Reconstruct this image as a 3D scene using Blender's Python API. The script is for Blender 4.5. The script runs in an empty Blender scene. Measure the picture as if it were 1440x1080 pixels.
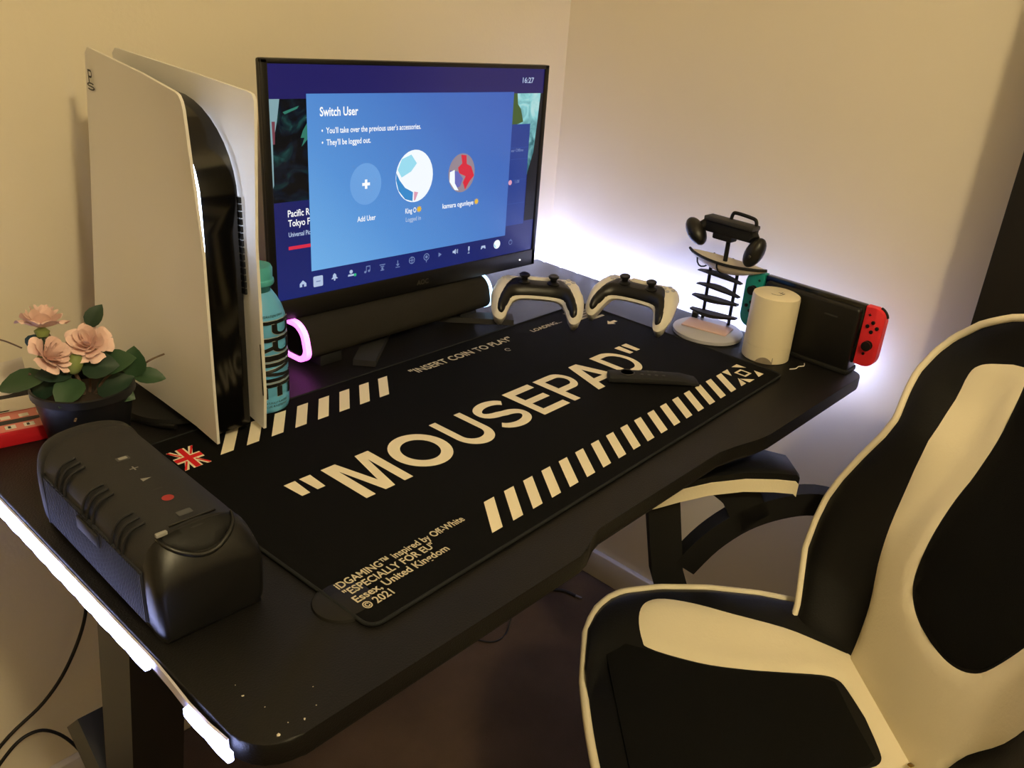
import bpy, bmesh, math, random
from mathutils import Vector, Matrix
from mathutils.geometry import delaunay_2d_cdt
random.seed(7)
PI = math.pi
scene = bpy.context.scene
COL = scene.collection

# ------------------------------------------------------------------ camera, world, exposure
FZ = -0.05          # floor level
DZ = 0.75           # desk top level
WX, WY = 1.10, 0.768  # right wall, back wall
cd = bpy.data.cameras.new('camera')
cam = bpy.data.objects.new('camera', cd)
COL.objects.link(cam)
cd.sensor_width = 36.0
cd.lens = 1190.07 * 36 / 1440
cd.shift_x = (720 - 846.08) / 1440
cd.shift_y = -(540 - 530.5) / 1440
cd.clip_start = 0.02
M = (Matrix.Rotation(math.radians(-53.981), 4, 'Z') @ Matrix.Rotation(math.radians(66.0975), 4, 'X')
     @ Matrix.Rotation(math.radians(6.850), 4, 'Z'))
cam.matrix_world = Matrix.Translation((-0.38892, -0.51147, 1.30897)) @ M
scene.camera = cam
w = bpy.data.worlds.new('room_ambient'); scene.world = w; w.use_nodes = True
bg = w.node_tree.nodes['Background']
bg.inputs[0].default_value = (1.0, 0.8, 0.55, 1); bg.inputs[1].default_value = 0.02
vs = scene.view_settings
vs.view_transform = 'Standard'; vs.look = 'None'; vs.exposure = 0.0; vs.gamma = 1.0; vs.use_curve_mapping = False
LAMP_POS = (-0.30, -1.28, 2.26); LAMP_POWER = 310.0; LAMP_COL = (1.0, 0.82, 0.47)
LED_POWER = 215.0; LED_SIDE = 13.0; LED_COL = (0.44, 0.51, 1.0)

# ------------------------------------------------------------------ helpers
def lin(c):
    if isinstance(c, str):
        c = [int(c[i:i + 2], 16) / 255 for i in (0, 2, 4)]
    return tuple(x / 12.92 if x <= 0.04045 else ((x + 0.055) / 1.055) ** 2.4 for x in c) + (1.0,)

MATS = {}
def mat(name, col, rough=0.5, metal=0.0, spec=0.5, emit=None, estr=0.0, noise=0.0, nscale=40.0, bump=0.0, bscale=200.0,
        coat=0.0, alpha=1.0, trans=0.0):
    m = bpy.data.materials.new(name); m.use_nodes = True
    nt = m.node_tree; b = nt.nodes['Principled BSDF']
    c = lin(col)
    b.inputs['Base Color'].default_value = c
    b.inputs['Roughness'].default_value = rough
    b.inputs['Metallic'].default_value = metal
    b.inputs['Specular IOR Level'].default_value = spec
    b.inputs['Coat Weight'].default_value = coat
    b.inputs['Transmission Weight'].default_value = trans
    if emit is not None:
        b.inputs['Emission Color'].default_value = lin(emit) if isinstance(emit, str) else tuple(emit) + (1.0,)
        b.inputs['Emission Strength'].default_value = estr
    tc = nt.nodes.new('ShaderNodeTexCoord')
    if noise > 0:
        n = nt.nodes.new('ShaderNodeTexNoise'); n.inputs['Scale'].default_value = nscale; n.inputs['Detail'].default_value = 4
        nt.links.new(tc.outputs['Object'], n.inputs['Vector'])
        mx = nt.nodes.new('ShaderNodeMix'); mx.data_type = 'RGBA'
        mx.inputs[6].default_value = tuple(x * (1 - noise) for x in c[:3]) + (1,)
        mx.inputs[7].default_value = tuple(min(1, x * (1 + noise)) for x in c[:3]) + (1,)
        nt.links.new(n.outputs['Fac'], mx.inputs[0]); nt.links.new(mx.outputs[2], b.inputs['Base Color'])
    if bump > 0:
        n2 = nt.nodes.new('ShaderNodeTexNoise'); n2.inputs['Scale'].default_value = bscale; n2.inputs['Detail'].default_value = 3
        nt.links.new(tc.outputs['Object'], n2.inputs['Vector'])
        bp = nt.nodes.new('ShaderNodeBump'); bp.inputs['Strength'].default_value = bump; bp.inputs['Distance'].default_value = 0.002
        nt.links.new(n2.outputs['Fac'], bp.inputs['Height']); nt.links.new(bp.outputs['Normal'], b.inputs['Normal'])
    MATS[name] = m
    return m

def emat(name, col, s=1.0):
    """a lit display colour: black surface that only gives off light"""
    return mat(name, '050505', 0.25, emit=col, estr=s)

def emat_grad(name, stops, axis, s=1.0, size=(1, 1), noise=None):
    """display gradient along an object axis vector (in object space, 0..1)"""
    m = emat(name, 'FFFFFF', s); nt = m.node_tree; b = nt.nodes['Principled BSDF']
    tc = nt.nodes.new('ShaderNodeTexCoord'); d = nt.nodes.new('ShaderNodeVectorMath'); d.operation = 'DOT_PRODUCT'
    d.inputs[1].default_value = axis
    nt.links.new(tc.outputs['Object'], d.inputs[0])
    src = d.outputs['Value']
    if noise:
        n = nt.nodes.new('ShaderNodeTexNoise'); n.inputs['Scale'].default_value = noise[0]; n.inputs['Detail'].default_value = 4
        n.inputs['Distortion'].default_value = 1.5
        nt.links.new(tc.outputs['Object'], n.inputs['Vector'])
        a = nt.nodes.new('ShaderNodeMath'); a.operation = 'MULTIPLY_ADD'; a.inputs[1].default_value = noise[1]
        nt.links.new(n.outputs['Fac'], a.inputs[0]); nt.links.new(src, a.inputs[2]); src = a.outputs[0]
    r = nt.nodes.new('ShaderNodeValToRGB')
    r.color_ramp.elements[0].position = stops[0][0]; r.color_ramp.elements[0].color = lin(stops[0][1])
    r.color_ramp.elements[1].position = stops[-1][0]; r.color_ramp.elements[1].color = lin(stops[-1][1])
    for p, c in stops[1:-1]:
        e = r.color_ramp.elements.new(p); e.color = lin(c)
    nt.links.new(src, r.inputs['Fac']); nt.links.new(r.outputs['Color'], b.inputs['Emission Color'])
    return m

def mesh(name, verts, faces, smooth=False):
    me = bpy.data.meshes.new(name); me.from_pydata([tuple(v) for v in verts], [], faces); me.validate(); me.update()
    bm = bmesh.new(); bm.from_mesh(me); bmesh.ops.recalc_face_normals(bm, faces=bm.faces); bm.to_mesh(me); bm.free()
    if smooth:
        me.polygons.foreach_set('use_smooth', [True] * len(me.polygons))
        try: me.set_sharp_from_angle(angle=math.radians(smooth if not isinstance(smooth, bool) else 40))
        except Exception: pass
    return me

def obj(name, me, m, parent=None, loc=(0, 0, 0), rot=(0, 0, 0)):
    o = bpy.data.objects.new(name, me); COL.objects.link(o)
    if m is not None and len(me.materials) == 0:
        me.materials.append(MATS[m] if isinstance(m, str) else m)
    o.location = loc; o.rotation_euler = rot
    if parent is not None: o.parent = parent
    return o

def tag(o, label, cat, group=None):
    o['label'] = label; o['category'] = cat
    if group: o['group'] = group
    return o

def thing(name, label, cat, loc=(0, 0, 0), rotz=0.0, group=None, rot=None):
    o = bpy.data.objects.new(name, None); COL.objects.link(o); o.empty_display_size = 0.05
    o.location = loc; o.rotation_euler = rot if rot else (0, 0, rotz)
    return tag(o, label, cat, group)

def struct(name, me, m, label=None):
    o = obj(name, me, m); o['kind'] = 'structure'
    return o

def box(x0, x1, y0, y1, z0, z1, bev=0.0, seg=2):
    bm = bmesh.new(); bmesh.ops.create_cube(bm, size=1)
    for v in bm.verts:
        v.co = Vector(((x0 + x1) / 2 + v.co.x * (x1 - x0), (y0 + y1) / 2 + v.co.y * (y1 - y0), (z0 + z1) / 2 + v.co.z * (z1 - z0)))
    if bev > 0: bmesh.ops.bevel(bm, geom=bm.edges[:], offset=bev, segments=seg, affect='EDGES', profile=0.5)
    me = bpy.data.meshes.new('box'); bm.to_mesh(me); bm.free()
    if bev > 0:
        me.polygons.foreach_set('use_smooth', [True] * len(me.polygons)); me.set_sharp_from_angle(angle=math.radians(40))
    return me

def prism(poly, z0, z1, bev=0.0, seg=2):
    """polygon in xy extruded along z"""
    bm = bmesh.new()
    a = [bm.verts.new((p[0], p[1], z0)) for p in poly]; b = [bm.verts.new((p[0], p[1], z1)) for p in poly]
    fb = bm.faces.new(a[::-1]); ft = bm.faces.new(b); n = len(poly)
    for i in range(n): bm.faces.new((a[i], a[(i + 1) % n], b[(i + 1) % n], b[i]))
    if bev > 0:
        ed = list(ft.edges) + list(fb.edges)
        bmesh.ops.bevel(bm, geom=ed, offset=bev, segments=seg, affect='EDGES', profile=0.5)
    bmesh.ops.recalc_face_normals(bm, faces=bm.faces)
    me = bpy.data.meshes.new('prism'); bm.to_mesh(me); bm.free()
    me.polygons.foreach_set('use_smooth', [True] * len(me.polygons)); me.set_sharp_from_angle(angle=math.radians(35))
    return me

def lathe(prof, n=40, sm=35):
    vs_, fs = [], []
    for r, z in prof:
        for k in range(n):
            a = 2 * PI * k / n; vs_.append((max(r, 1e-5) * math.cos(a), max(r, 1e-5) * math.sin(a), z))
    for i in range(len(prof) - 1):
        for k in range(n):
            fs.append((i * n + k, i * n + (k + 1) % n, (i + 1) * n + (k + 1) % n, (i + 1) * n + k))
    fs.append(tuple(range(n))[::-1]); fs.append(tuple((len(prof) - 1) * n + k for k in range(n)))
    return mesh('lathe', vs_, fs, sm)

def loft(rings, closed=True, cap=True, sm=40):
    n = len(rings[0]); vs_ = [p for r in rings for p in r]; fs = []
    for i in range(len(rings) - 1):
        for k in range(n if closed else n - 1):
            fs.append((i * n + k, i * n + (k + 1) % n, (i + 1) * n + (k + 1) % n, (i + 1) * n + k))
    if cap:
        fs.append(tuple(range(n))[::-1]); fs.append(tuple((len(rings) - 1) * n + k for k in range(n)))
    return mesh('loft', vs_, fs, sm)

def tube(pts, r, n=8, closed=False, flat=None):
    """tube along a polyline; r scalar or list; flat = (width, height) gives a rectangular section"""
    pts = [Vector(p) for p in pts]; N = len(pts); rings = []; up = None
    for i, p in enumerate(pts):
        if closed: t = (pts[(i + 1) % N] - pts[i - 1]).normalized()
        else: t = (pts[min(i + 1, N - 1)] - pts[max(i - 1, 0)]).normalized()
        if up is None:
            up = Vector((0, 0, 1)) if abs(t.z) < 0.9 else Vector((0, 1, 0))
        s = t.cross(up)
        if s.length < 1e-6: s = t.orthogonal()
        s.normalize(); u = s.cross(t).normalized(); up = u
        rr = r[i] if isinstance(r, (list, tuple)) else r
        if flat:
            a, b = flat[0] / 2, flat[1] / 2
            rings.append([p + s * x + u * y for x, y in ((-a, -b), (a, -b), (a, b), (-a, b))])
        else:
            rings.append([p + s * (rr * math.cos(2 * PI * k / n)) + u * (rr * math.sin(2 * PI * k / n)) for k in range(n)])
    if closed:
        rings.append(rings[0]); return loft(rings, cap=False, sm=60)
    return loft(rings, sm=50)

def smoothpts(pts, k=6, closed=False):
    """Catmull-Rom"""
    P = [Vector(p) for p in pts]; n = len(P); out = []
    for i in range(n if closed else n - 1):
        p0 = P[(i - 1) % n] if closed or i > 0 else P[0]; p1 = P[i]; p2 = P[(i + 1) % n]
        p3 = P[(i + 2) % n] if closed or i + 2 < n else P[-1]
        for j in range(k):
            t = j / k
            out.append(0.5 * ((2 * p1) + (p2 - p0) * t + (2 * p0 - 5 * p1 + 4 * p2 - p3) * t * t + (3 * p1 - p0 - 3 * p2 + p3) * t ** 3))
    if not closed: out.append(P[-1])
    return out

def fill2d(poly, sp):
    poly = [Vector((p[0], p[1])) for p in poly]
    n = len(poly); ext = []
    x0, x1 = min(p.x for p in poly), max(p.x for p in poly); y0, y1 = min(p.y for p in poly), max(p.y for p in poly)
    def inside(x, y):
        c = False; j = n - 1
        for i in range(n):
            a, b = poly[i], poly[j]
            if (a.y > y) != (b.y > y) and x < (b.x - a.x) * (y - a.y) / (b.y - a.y) + a.x: c = not c
            j = i
        return c
    def dist(x, y):
        d = 1e9; q = Vector((x, y))
        for i in range(n):
            a, b = poly[i], poly[(i + 1) % n]; ab = b - a; L = ab.length_squared
            t = 0 if L < 1e-14 else max(0, min(1, (q - a).dot(ab) / L)); d = min(d, (a + ab * t - q).length)
        return d
    y = y0 + sp / 2
    while y < y1:
        x = x0 + sp / 2
        while x < x1:
            if inside(x, y) and dist(x, y) > sp * 0.4: ext.append(Vector((x, y)))
            x += sp
        y += sp
    vs_, ed, fs, *_ = delaunay_2d_cdt(poly + ext, [(i, (i + 1) % n) for i in range(n)], [], 1, 1e-7)
    return [(v.x, v.y) for v in vs_], [tuple(f) for f in fs], dist

def shell(poly, sp, top, bot, sm=50):
    """solid patch: polygon filled, mapped by top(x,y) and bot(x,y) to 3D"""
    v2, fs, dist = fill2d(poly, sp)
    n = len(v2); ds = [dist(x, y) for x, y in v2]
    vs_ = [top(x, y, d) for (x, y), d in zip(v2, ds)] + [bot(x, y, d) for (x, y), d in zip(v2, ds)]
    cnt = {}
    for f in fs:
        for i in range(len(f)):
            e = (f[i], f[(i + 1) % len(f)]); cnt[e] = cnt.get(e, 0) + 1
    F = list(fs) + [tuple(i + n for i in f[::-1]) for f in fs]
    for (a, b) in cnt:
        if (b, a) not in cnt: F.append((b, a, a + n, b + n))
    return mesh('shell', vs_, F, sm)

def join(ms):
    bm = bmesh.new()
    for m in ms: bm.from_mesh(m)
    me = bpy.data.meshes.new('joined'); bm.to_mesh(me); bm.free()
    me.polygons.foreach_set('use_smooth', [True] * len(me.polygons)); me.set_sharp_from_angle(angle=math.radians(40))
    return me

def xf(me, mtx):
    m2 = me.copy(); m2.transform(mtx); return m2
def T(x, y, z): return Matrix.Translation((x, y, z))
def RX(a): return Matrix.Rotation(a, 4, 'X')
def RY(a): return Matrix.Rotation(a, 4, 'Y')
def RZ(a): return Matrix.Rotation(a, 4, 'Z')
def SC(x, y, z): return Matrix.Diagonal((x, y, z, 1))

def text_mesh(s, x0, x1, y0, h, bold=0.0, depth=0.0):
    """built-in font, set on baseline y0 from x0 to x1 (None: natural) with cap height about h, in the xy plane"""
    c = bpy.data.curves.new('t', 'FONT'); c.body = s; c.size = 1.0; c.offset = bold; c.resolution_u = 3
    o = bpy.data.objects.new('t', c); COL.objects.link(o)
    dg = bpy.context.evaluated_depsgraph_get(); dg.update()
    me = bpy.data.meshes.new_from_object(o.evaluated_get(dg)); bpy.data.objects.remove(o); bpy.data.curves.remove(c)
    X = [v.co.x for v in me.vertices]; a, b = min(X), max(X)
    sy = h / 0.72; sx = sy if x1 is None else (x1 - x0) / (b - a)
    for v in me.vertices: v.co = Vector((x0 + (v.co.x - a) * sx, y0 + v.co.y * sy, depth))
    return me

def stroke(pts, wd, closed=False):
    """flat ribbon of width wd along 2d polyline -> verts, faces"""
    P = [Vector(p) for p in pts]; n = len(P); L, R = [], []
    for i in range(n):
        d1 = (P[i] - P[i - 1]) if (closed or i > 0) else (P[1] - P[0])
        d2 = (P[(i + 1) % n] - P[i]) if (closed or i < n - 1) else (P[-1] - P[-2])
        d1.normalize(); d2.normalize(); n1 = Vector((-d1.y, d1.x)); n2 = Vector((-d2.y, d2.x)); m = n1 + n2
        m.normalize(); k = wd / 2 / max(0.3, m.dot(n1)); L.append(P[i] + m * k); R.append(P[i] - m * k)
    V = L + R; F = [(i, (i + 1) % n, n + (i + 1) % n, n + i) for i in range(n if closed else n - 1)]
    return V, F
def arc(cx, cy, rx, ry, a0, a1, n=14):
    return [(cx + rx * math.cos(math.radians(a0 + (a1 - a0) * i / n)), cy + ry * math.sin(math.radians(a0 + (a1 - a0) * i / n))) for i in range(n + 1)]

def glyph(ch, t=0.19, h=0.155):
    """heavy sans capitals in a 1 x 1 cell: list of (verts, faces)"""
    s = t / 2; k = h / 2; o = []
    if ch == 'M':
        a = 0.29; e = .1
        o = [([(0, 0), (t, 0), (t, .80), (.5 - e, 0), (.5, 0), (.5, .27), (a, 1), (0, 1)], [(0, 1, 2, 7), (2, 3, 4, 5), (2, 5, 6, 7)]),
             ([(1, 0), (1 - t, 0), (1 - t, .80), (.5 + e, 0), (.5, 0), (.5, .27), (1 - a, 1), (1, 1)], [(0, 7, 2, 1), (2, 5, 4, 3), (2, 7, 6, 5)])]
    elif ch == 'O': o = [stroke(arc(.5, .5, .5 - s, .515 - s, 0, 360 - 360 / 40, 39), t, True)]
    elif ch == 'U': o = [stroke([(s + .01, 1), (s + .01, .38)] + arc(.5, .37, .49 - s, .385 - s, 180, 360, 18) + [(1 - s - .01, .38), (1 - s - .01, 1)], t * 1.05)]
    elif ch == 'S':
        o = [stroke(arc(.49, .725, .40, .20, 18, 180, 12) + arc(.49, .70, .40, .175, 185, 262, 5) + arc(.5, .31, .405, .185, 82, 0, 7)
                    + arc(.5, .29, .405, .21, 0, -165, 14), t * .92)]
    elif ch == 'E':
        o = [([(0, 0), (.235, 0), (.235, 1), (0, 1)], [(0, 1, 2, 3)])]
        for y0, y1, x in ((0, .17, 1), (.425, .585, .92), (.83, 1, .98)): o.append(([(.235, y0), (x, y0), (x, y1), (.235, y1)], [(0, 1, 2, 3)]))
    elif ch in 'PR':
        o = [([(0, 0), (.23, 0), (.23, 1), (0, 1)], [(0, 1, 2, 3)]),
             stroke([(.23, 1 - k)] + arc(.64, (1 - k + .435) / 2, .27, (1 - k - .435) / 2, 90, -90, 16) + [(.23, .435)], h * 1.02)]
        if ch == 'R': o.append(([(.5, .36), (.74, .37), (1.0, 0), (.76, 0)], [(0, 1, 2, 3)]))
    elif ch == 'A':
        xl = lambda y: .225 + .275 * (y / .77)
        o = [([(0, 0), (.225, 0), (.5, .77), (.5, 1), (.37, 1)], [(0, 1, 2, 3, 4)]), ([(1, 0), (.775, 0), (.5, .77), (.5, 1), (.63, 1)], [(4, 3, 2, 1, 0)]),
             ([(xl(.21), .21), (1 - xl(.21), .21), (1 - xl(.36), .36), (xl(.36), .36)], [(0, 1, 2, 3)])]
    elif ch == 'D':
        o = [([(0, 0), (.215, 0), (.215, 1), (0, 1)], [(0, 1, 2, 3)]),
             stroke([(.215, 1 - k)] + arc(.45, .5, .45, .5 - k, 90, -90, 20) + [(.215, k)], h * 1.05)]
    elif ch == 'I': o = [([(0, 0), (1, 0), (1, 1), (0, 1)], [(0, 1, 2, 3)])]
    elif ch == '"':
        o = [([(0, 1), (.42, 1), (.36, .62), (.06, .62)], [(0, 1, 2, 3)]), ([(.58, 1), (1, 1), (.94, .62), (.64, .62)], [(0, 1, 2, 3)])]
    return o
def glyph_mesh(ch, x0, x1, y0, y1, z=0.0, map3=None):
    V, F = [], []
    for vs_, fs in glyph(ch):
        b = len(V)
        for p in vs_: V.append((x0 + p[0] * (x1 - x0), y0 + p[1] * (y1 - y0), z))
        F += [tuple(b + i for i in f) for f in fs]
    if map3: V = [map3(*v) for v in V]
    me = bpy.data.meshes.new('glyph'); me.from_pydata(V, [], F); me.update()
    return me
def flat(polys, z=0.0):
    V, F = [], []
    for p in polys:
        b = len(V); V += [(q[0], q[1], z + 4e-5 * len(F)) for q in p]; F.append(tuple(range(b, b + len(p))))
    me = bpy.data.meshes.new('flat'); me.from_pydata(V, [], F); me.update()
    bm = bmesh.new(); bm.from_mesh(me)
    for f in bm.faces:
        f.normal_update()
        if f.normal.z < 0: f.normal_flip()
    bm.to_mesh(me); bm.free()
    return me
def rect(x0, x1, y0, y1): return [(x0, y0), (x1, y0), (x1, y1), (x0, y1)]
def disc(cx, cy, rx, ry=None, n=32): return [(cx + rx * math.cos(2 * PI * i / n), cy + (ry or rx) * math.sin(2 * PI * i / n)) for i in range(n)]
def rrect(x0, x1, y0, y1, r, n=5):
    o = []
    for cx, cy, a in ((x1 - r, y0 + r, -90), (x1 - r, y1 - r, 0), (x0 + r, y1 - r, 90), (x0 + r, y0 + r, 180)): o += arc(cx, cy, r, r, a, a + 90, n)
    return o
def interp(tab, x):
    if x <= tab[0][0]: return tab[0][1]
    for (a, b), (c, d) in zip(tab, tab[1:]):
        if x <= c:
            t = (x - a) / (c - a); return b + (d - b) * t
    return tab[-1][1]
def sstep(a, b, x):
    t = max(0, min(1, (x - a) / (b - a))); return t * t * (3 - 2 * t)

# ------------------------------------------------------------------ materials
mat('wall_paint', 'E6DCC6', 0.85, noise=0.03, nscale=2.5, bump=0.12, bscale=160)
mat('ceiling_paint', 'EDE6D6', 0.9)
mat('skirting_paint', 'DCD5C8', 0.55)
def carpet():
    m = mat('carpet', '59493B', 0.97, spec=0.1, noise=0.35, nscale=9, bump=0.9, bscale=420)
carpet()
mat('black_laminate', '121111', 0.5, spec=0.3, noise=0.12, nscale=300, bump=0.25, bscale=500)
mat('desk_edge', '100F0F', 0.5, spec=0.35)
mat('black_steel', '1A1B1D', 0.45, spec=0.5)
mat('pad_cloth', '0A0A0B', 0.93, spec=0.12, bump=0.25, bscale=1500)
mat('pad_stitch', '26282A', 0.9, spec=0.2, bump=0.8, bscale=1500)
mat('print_white', 'EFE4CC', 0.85, spec=0.2)
mat('print_grey', 'C9C0AC', 0.85, spec=0.2)
mat('print_red', 'D02028', 0.85, spec=0.2)
mat('white_plastic', 'E4E1DE', 0.42, spec=0.45)
mat('controller_white', 'E9E4DA', 0.45, spec=0.45)
mat('gloss_black', '060606', 0.12, spec=0.6)
mat('satin_black', '0D0D0E', 0.38, spec=0.45)
mat('matte_black', '111112', 0.65, spec=0.35)
mat('rubber', '191A1D', 0.7, spec=0.35, bump=0.15, bscale=600)
mat('speaker_body', '202126', 0.62, spec=0.4, bump=0.15, bscale=900)
mat('speaker_cap', '0C0C0E', 0.42, spec=0.45)
mat('hollow_shade', '050506', 0.6, spec=0.3)  # black standing in for the shade inside the speaker's handle opening
mat('speaker_grille', '26272D', 0.7, spec=0.3)
mat('icon_grey', '8A8A88', 0.7)
mat('icon_red', '9A2A2C', 0.6)
mat('icon_mid', '48494C', 0.7)
mat('dark_grey', '2A2A2C', 0.6)
mat('soundbar_cloth', '2B2926', 0.9, spec=0.2, bump=0.8, bscale=1200)
mat('bottle_label', '62B2E4', 0.32, spec=0.5, noise=0.04, nscale=30)
mat('bottle_cap', '4AA8B0', 0.35, spec=0.5)
mat('bottle_neck', '2E6C74', 0.15, spec=0.6)
mat('bottle_ink', '0B0D0E', 0.35)
mat('bottle_silver', 'BFC9CB', 0.35, metal=0.3)
mat('canister_white', 'E8DDC0', 0.55, spec=0.4)
mat('canister_grey', '8C8070', 0.6)
mat('joy_red', 'F0303A', 0.5)
mat('joy_teal', '0E8C86', 0.5)
mat('pot_black', '15161C', 0.4, spec=0.45)
mat('soil', '2A1F18', 0.95)
mat('leaf_green', '2C4A30', 0.5, noise=0.2, nscale=30)
mat('leaf_dark', '20382A', 0.5, noise=0.2, nscale=30)
mat('stem_brown', '5D4A3E', 0.7)
mat('petal_pink', 'F3D3CC', 0.7, noise=0.08, nscale=60)
mat('bud_green', '7C8A4E', 0.6)
mat('box_red', 'C01626', 0.5)
mat('box_pink', 'D98078', 0.5)
mat('box_white', 'E6DED6', 0.6)
mat('cream_leather', 'F6EBD0', 0.5, spec=0.4, noise=0.03, nscale=12, bump=0.15, bscale=260)
mat('black_leather', '0C0C0D', 0.55, spec=0.3, bump=0.15, bscale=350)
mat('black_mesh', '0B0B0B', 0.85, spec=0.15, bump=0.5, bscale=900)
mat('wardrobe_black', '1B1815', 0.6, spec=0.3, noise=0.15, nscale=8)
mat('cable_black', '0E0D0D', 0.5)
mat('pink_card', 'D8B8B4', 0.5)
mat('stand_base', 'B9B9C4', 0.35)
mat('tray_white', 'CFC5B0', 0.5)
mat('screw_metal', '8A8A8A', 0.3, metal=1.0)
mat('led_tape', 'CFCBD6', 0.5)
mat('led_glow', 'FFFFFF', 0.4, emit=LED_COL, estr=LED_POWER)
mat('led_glow_side', 'FFFFFF', 0.4, emit=LED_COL, estr=LED_SIDE)
mat('lamp_glow', 'FFFFFF', 0.4, emit=LAMP_COL, estr=LAMP_POWER)
mat('brass', '9A7B3A', 0.3, metal=1.0)
mat('crumb', 'D8D0C0', 0.8)

# ------------------------------------------------------------------ room
RX0, RY0, CZ = -2.9, -3.2, 2.5
struct('floor', box(RX0, WX, RY0, WY, FZ - 0.05, FZ), 'carpet')
struct('ceiling', box(RX0, WX, RY0, WY, CZ, CZ + 0.05), 'ceiling_paint')
struct('wall_back', box(RX0 - 0.05, WX + 0.05, WY, WY + 0.05, FZ - 0.05, CZ + 0.05), 'wall_paint')
struct('wall_right', box(WX, WX + 0.05, RY0 - 0.05, WY, FZ - 0.05, CZ + 0.05), 'wall_paint')
struct('wall_left', box(RX0 - 0.05, RX0, RY0 - 0.05, WY, FZ - 0.05, CZ + 0.05), 'wall_paint')
struct('wall_front', box(RX0, WX, RY0 - 0.05, RY0, FZ - 0.05, CZ + 0.05), 'wall_paint')
struct('baseboard_right', box(WX - 0.016, WX, RY0, WY, FZ, FZ + 0.075, 0.004), 'skirting_paint')
struct('baseboard_back', box(RX0, WX - 0.016, WY - 0.016, WY, FZ, FZ + 0.075, 0.004), 'skirting_paint')

# ------------------------------------------------------------------ ceiling lamp (out of view, lights the room)
lm = thing('ceiling_lamp', 'warm glowing globe lamp hanging from the ceiling', 'lamp', (LAMP_POS[0], LAMP_POS[1], CZ))
dz = LAMP_POS[2] - CZ
obj('rose', lathe([(0.0, -0.02), (0.05, -0.02), (0.055, 0.0)], 24), 'skirting_paint', lm)
obj('cord', tube([(0, 0, -0.01), (0, 0, dz + 0.085)], 0.006), 'cable_black', lm)
bm = bmesh.new(); bmesh.ops.create_uvsphere(bm, u_segments=20, v_segments=12, radius=0.075); me = bpy.data.meshes.new('g'); bm.to_mesh(me); bm.free()
obj('globe', me, 'lamp_glow', lm, (0, 0, dz))

# ------------------------------------------------------------------ wardrobe at the right edge
wd = thing('wardrobe', 'dark wardrobe against the right wall behind the chair', 'wardrobe', (1.0, -0.212, FZ))
obj('carcass', box(0.012, WX - 1.0 - 0.021, -1.0, 0, 0, 1.98, 0.002), 'wardrobe_black', wd)
for i in range(2):
    d = obj('door', box(-0.006, 0.012, -0.498 - i * 0.5, -0.002 - i * 0.5, 0.06, 1.97, 0.002), 'wardrobe_black', wd)
    obj('handle', box(-0.026, -0.006, -0.46 + i * -0.08, -0.45 + i * -0.08, 0.9, 1.1, 0.003), 'black_steel', d)

# ------------------------------------------------------------------ desk
desk = thing('gaming_desk', 'black gaming desk with curved front edge and angled steel legs', 'desk', (0, 0, 0))
out = [(-0.149, 0.745), (-0.149, -0.018)] + arc(-0.109, -0.018, 0.04, 0.04, 180, 270, 6)[1:] + \
      [(0.236, -0.058), (0.252, -0.056), (0.278, -0.040), (0.294, -0.036), (0.565, -0.036), (0.60, -0.040), (0.645, -0.054), (0.675, -0.058)] + \
      arc(1.007, -0.033, 0.025, 0.025, 270, 360, 5) + [(1.032, 0.745)]
obj('desk_top', prism(out, DZ - 0.024, DZ, 0.0025), 'black_laminate', desk)
for x in (-0.06, 0.94):
    pass
obj('beam', box(-0.06, 0.95, 0.60, 0.64, DZ - 0.075, DZ - 0.026, 0.002), 'black_steel', desk)
obj('beam', box(-0.06, 0.95, 0.16, 0.20, DZ - 0.064, DZ - 0.026, 0.002), 'black_steel', desk)
def leg_frame(x):
    # K-shaped leg: bracket under the top, upper leg, lower brace, floor foot
    obj('leg_bracket', box(x - 0.03, x + 0.03, 0.08, 0.66, DZ - 0.06, DZ - 0.026, 0.003), 'black_steel', desk)
    obj('leg', tube([(x, 0.30, DZ - 0.05), (x, 0.44, FZ + 0.03)], 0.03, flat=(0.062, 0.075)), 'black_steel', desk)
    obj('leg_brace', tube([(x - 0.004, 0.50, 0.345), (x - 0.004, 0.12, FZ + 0.03)], 0.03, flat=(0.06, 0.07)), 'black_steel', desk)
    obj('foot', box(x - 0.035, x + 0.035, 0.02, 0.64, FZ, FZ + 0.035, 0.004), 'black_steel', desk)
leg_frame(-0.075)
obj('leg_bracket', box(0.92, 0.98, 0.30, 0.70, DZ - 0.06, DZ - 0.026, 0.003), 'black_steel', desk)
obj('leg', tube([(0.95, 0.58, DZ - 0.05), (0.95, 0.63, FZ + 0.03)], 0.03, flat=(0.062, 0.075)), 'black_steel', desk)
obj('foot', box(0.915, 0.985, 0.58, 0.74, FZ, FZ + 0.035, 0.004), 'black_steel', desk)
# round cable cap half under the pad
gc = obj('cable_cap', lathe([(0.0, 0.004), (0.026, 0.004), (0.030, 0.0025), (0.031, 0.0)], 32), 'desk_edge', desk, (0.008, 0.052, DZ))

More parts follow.
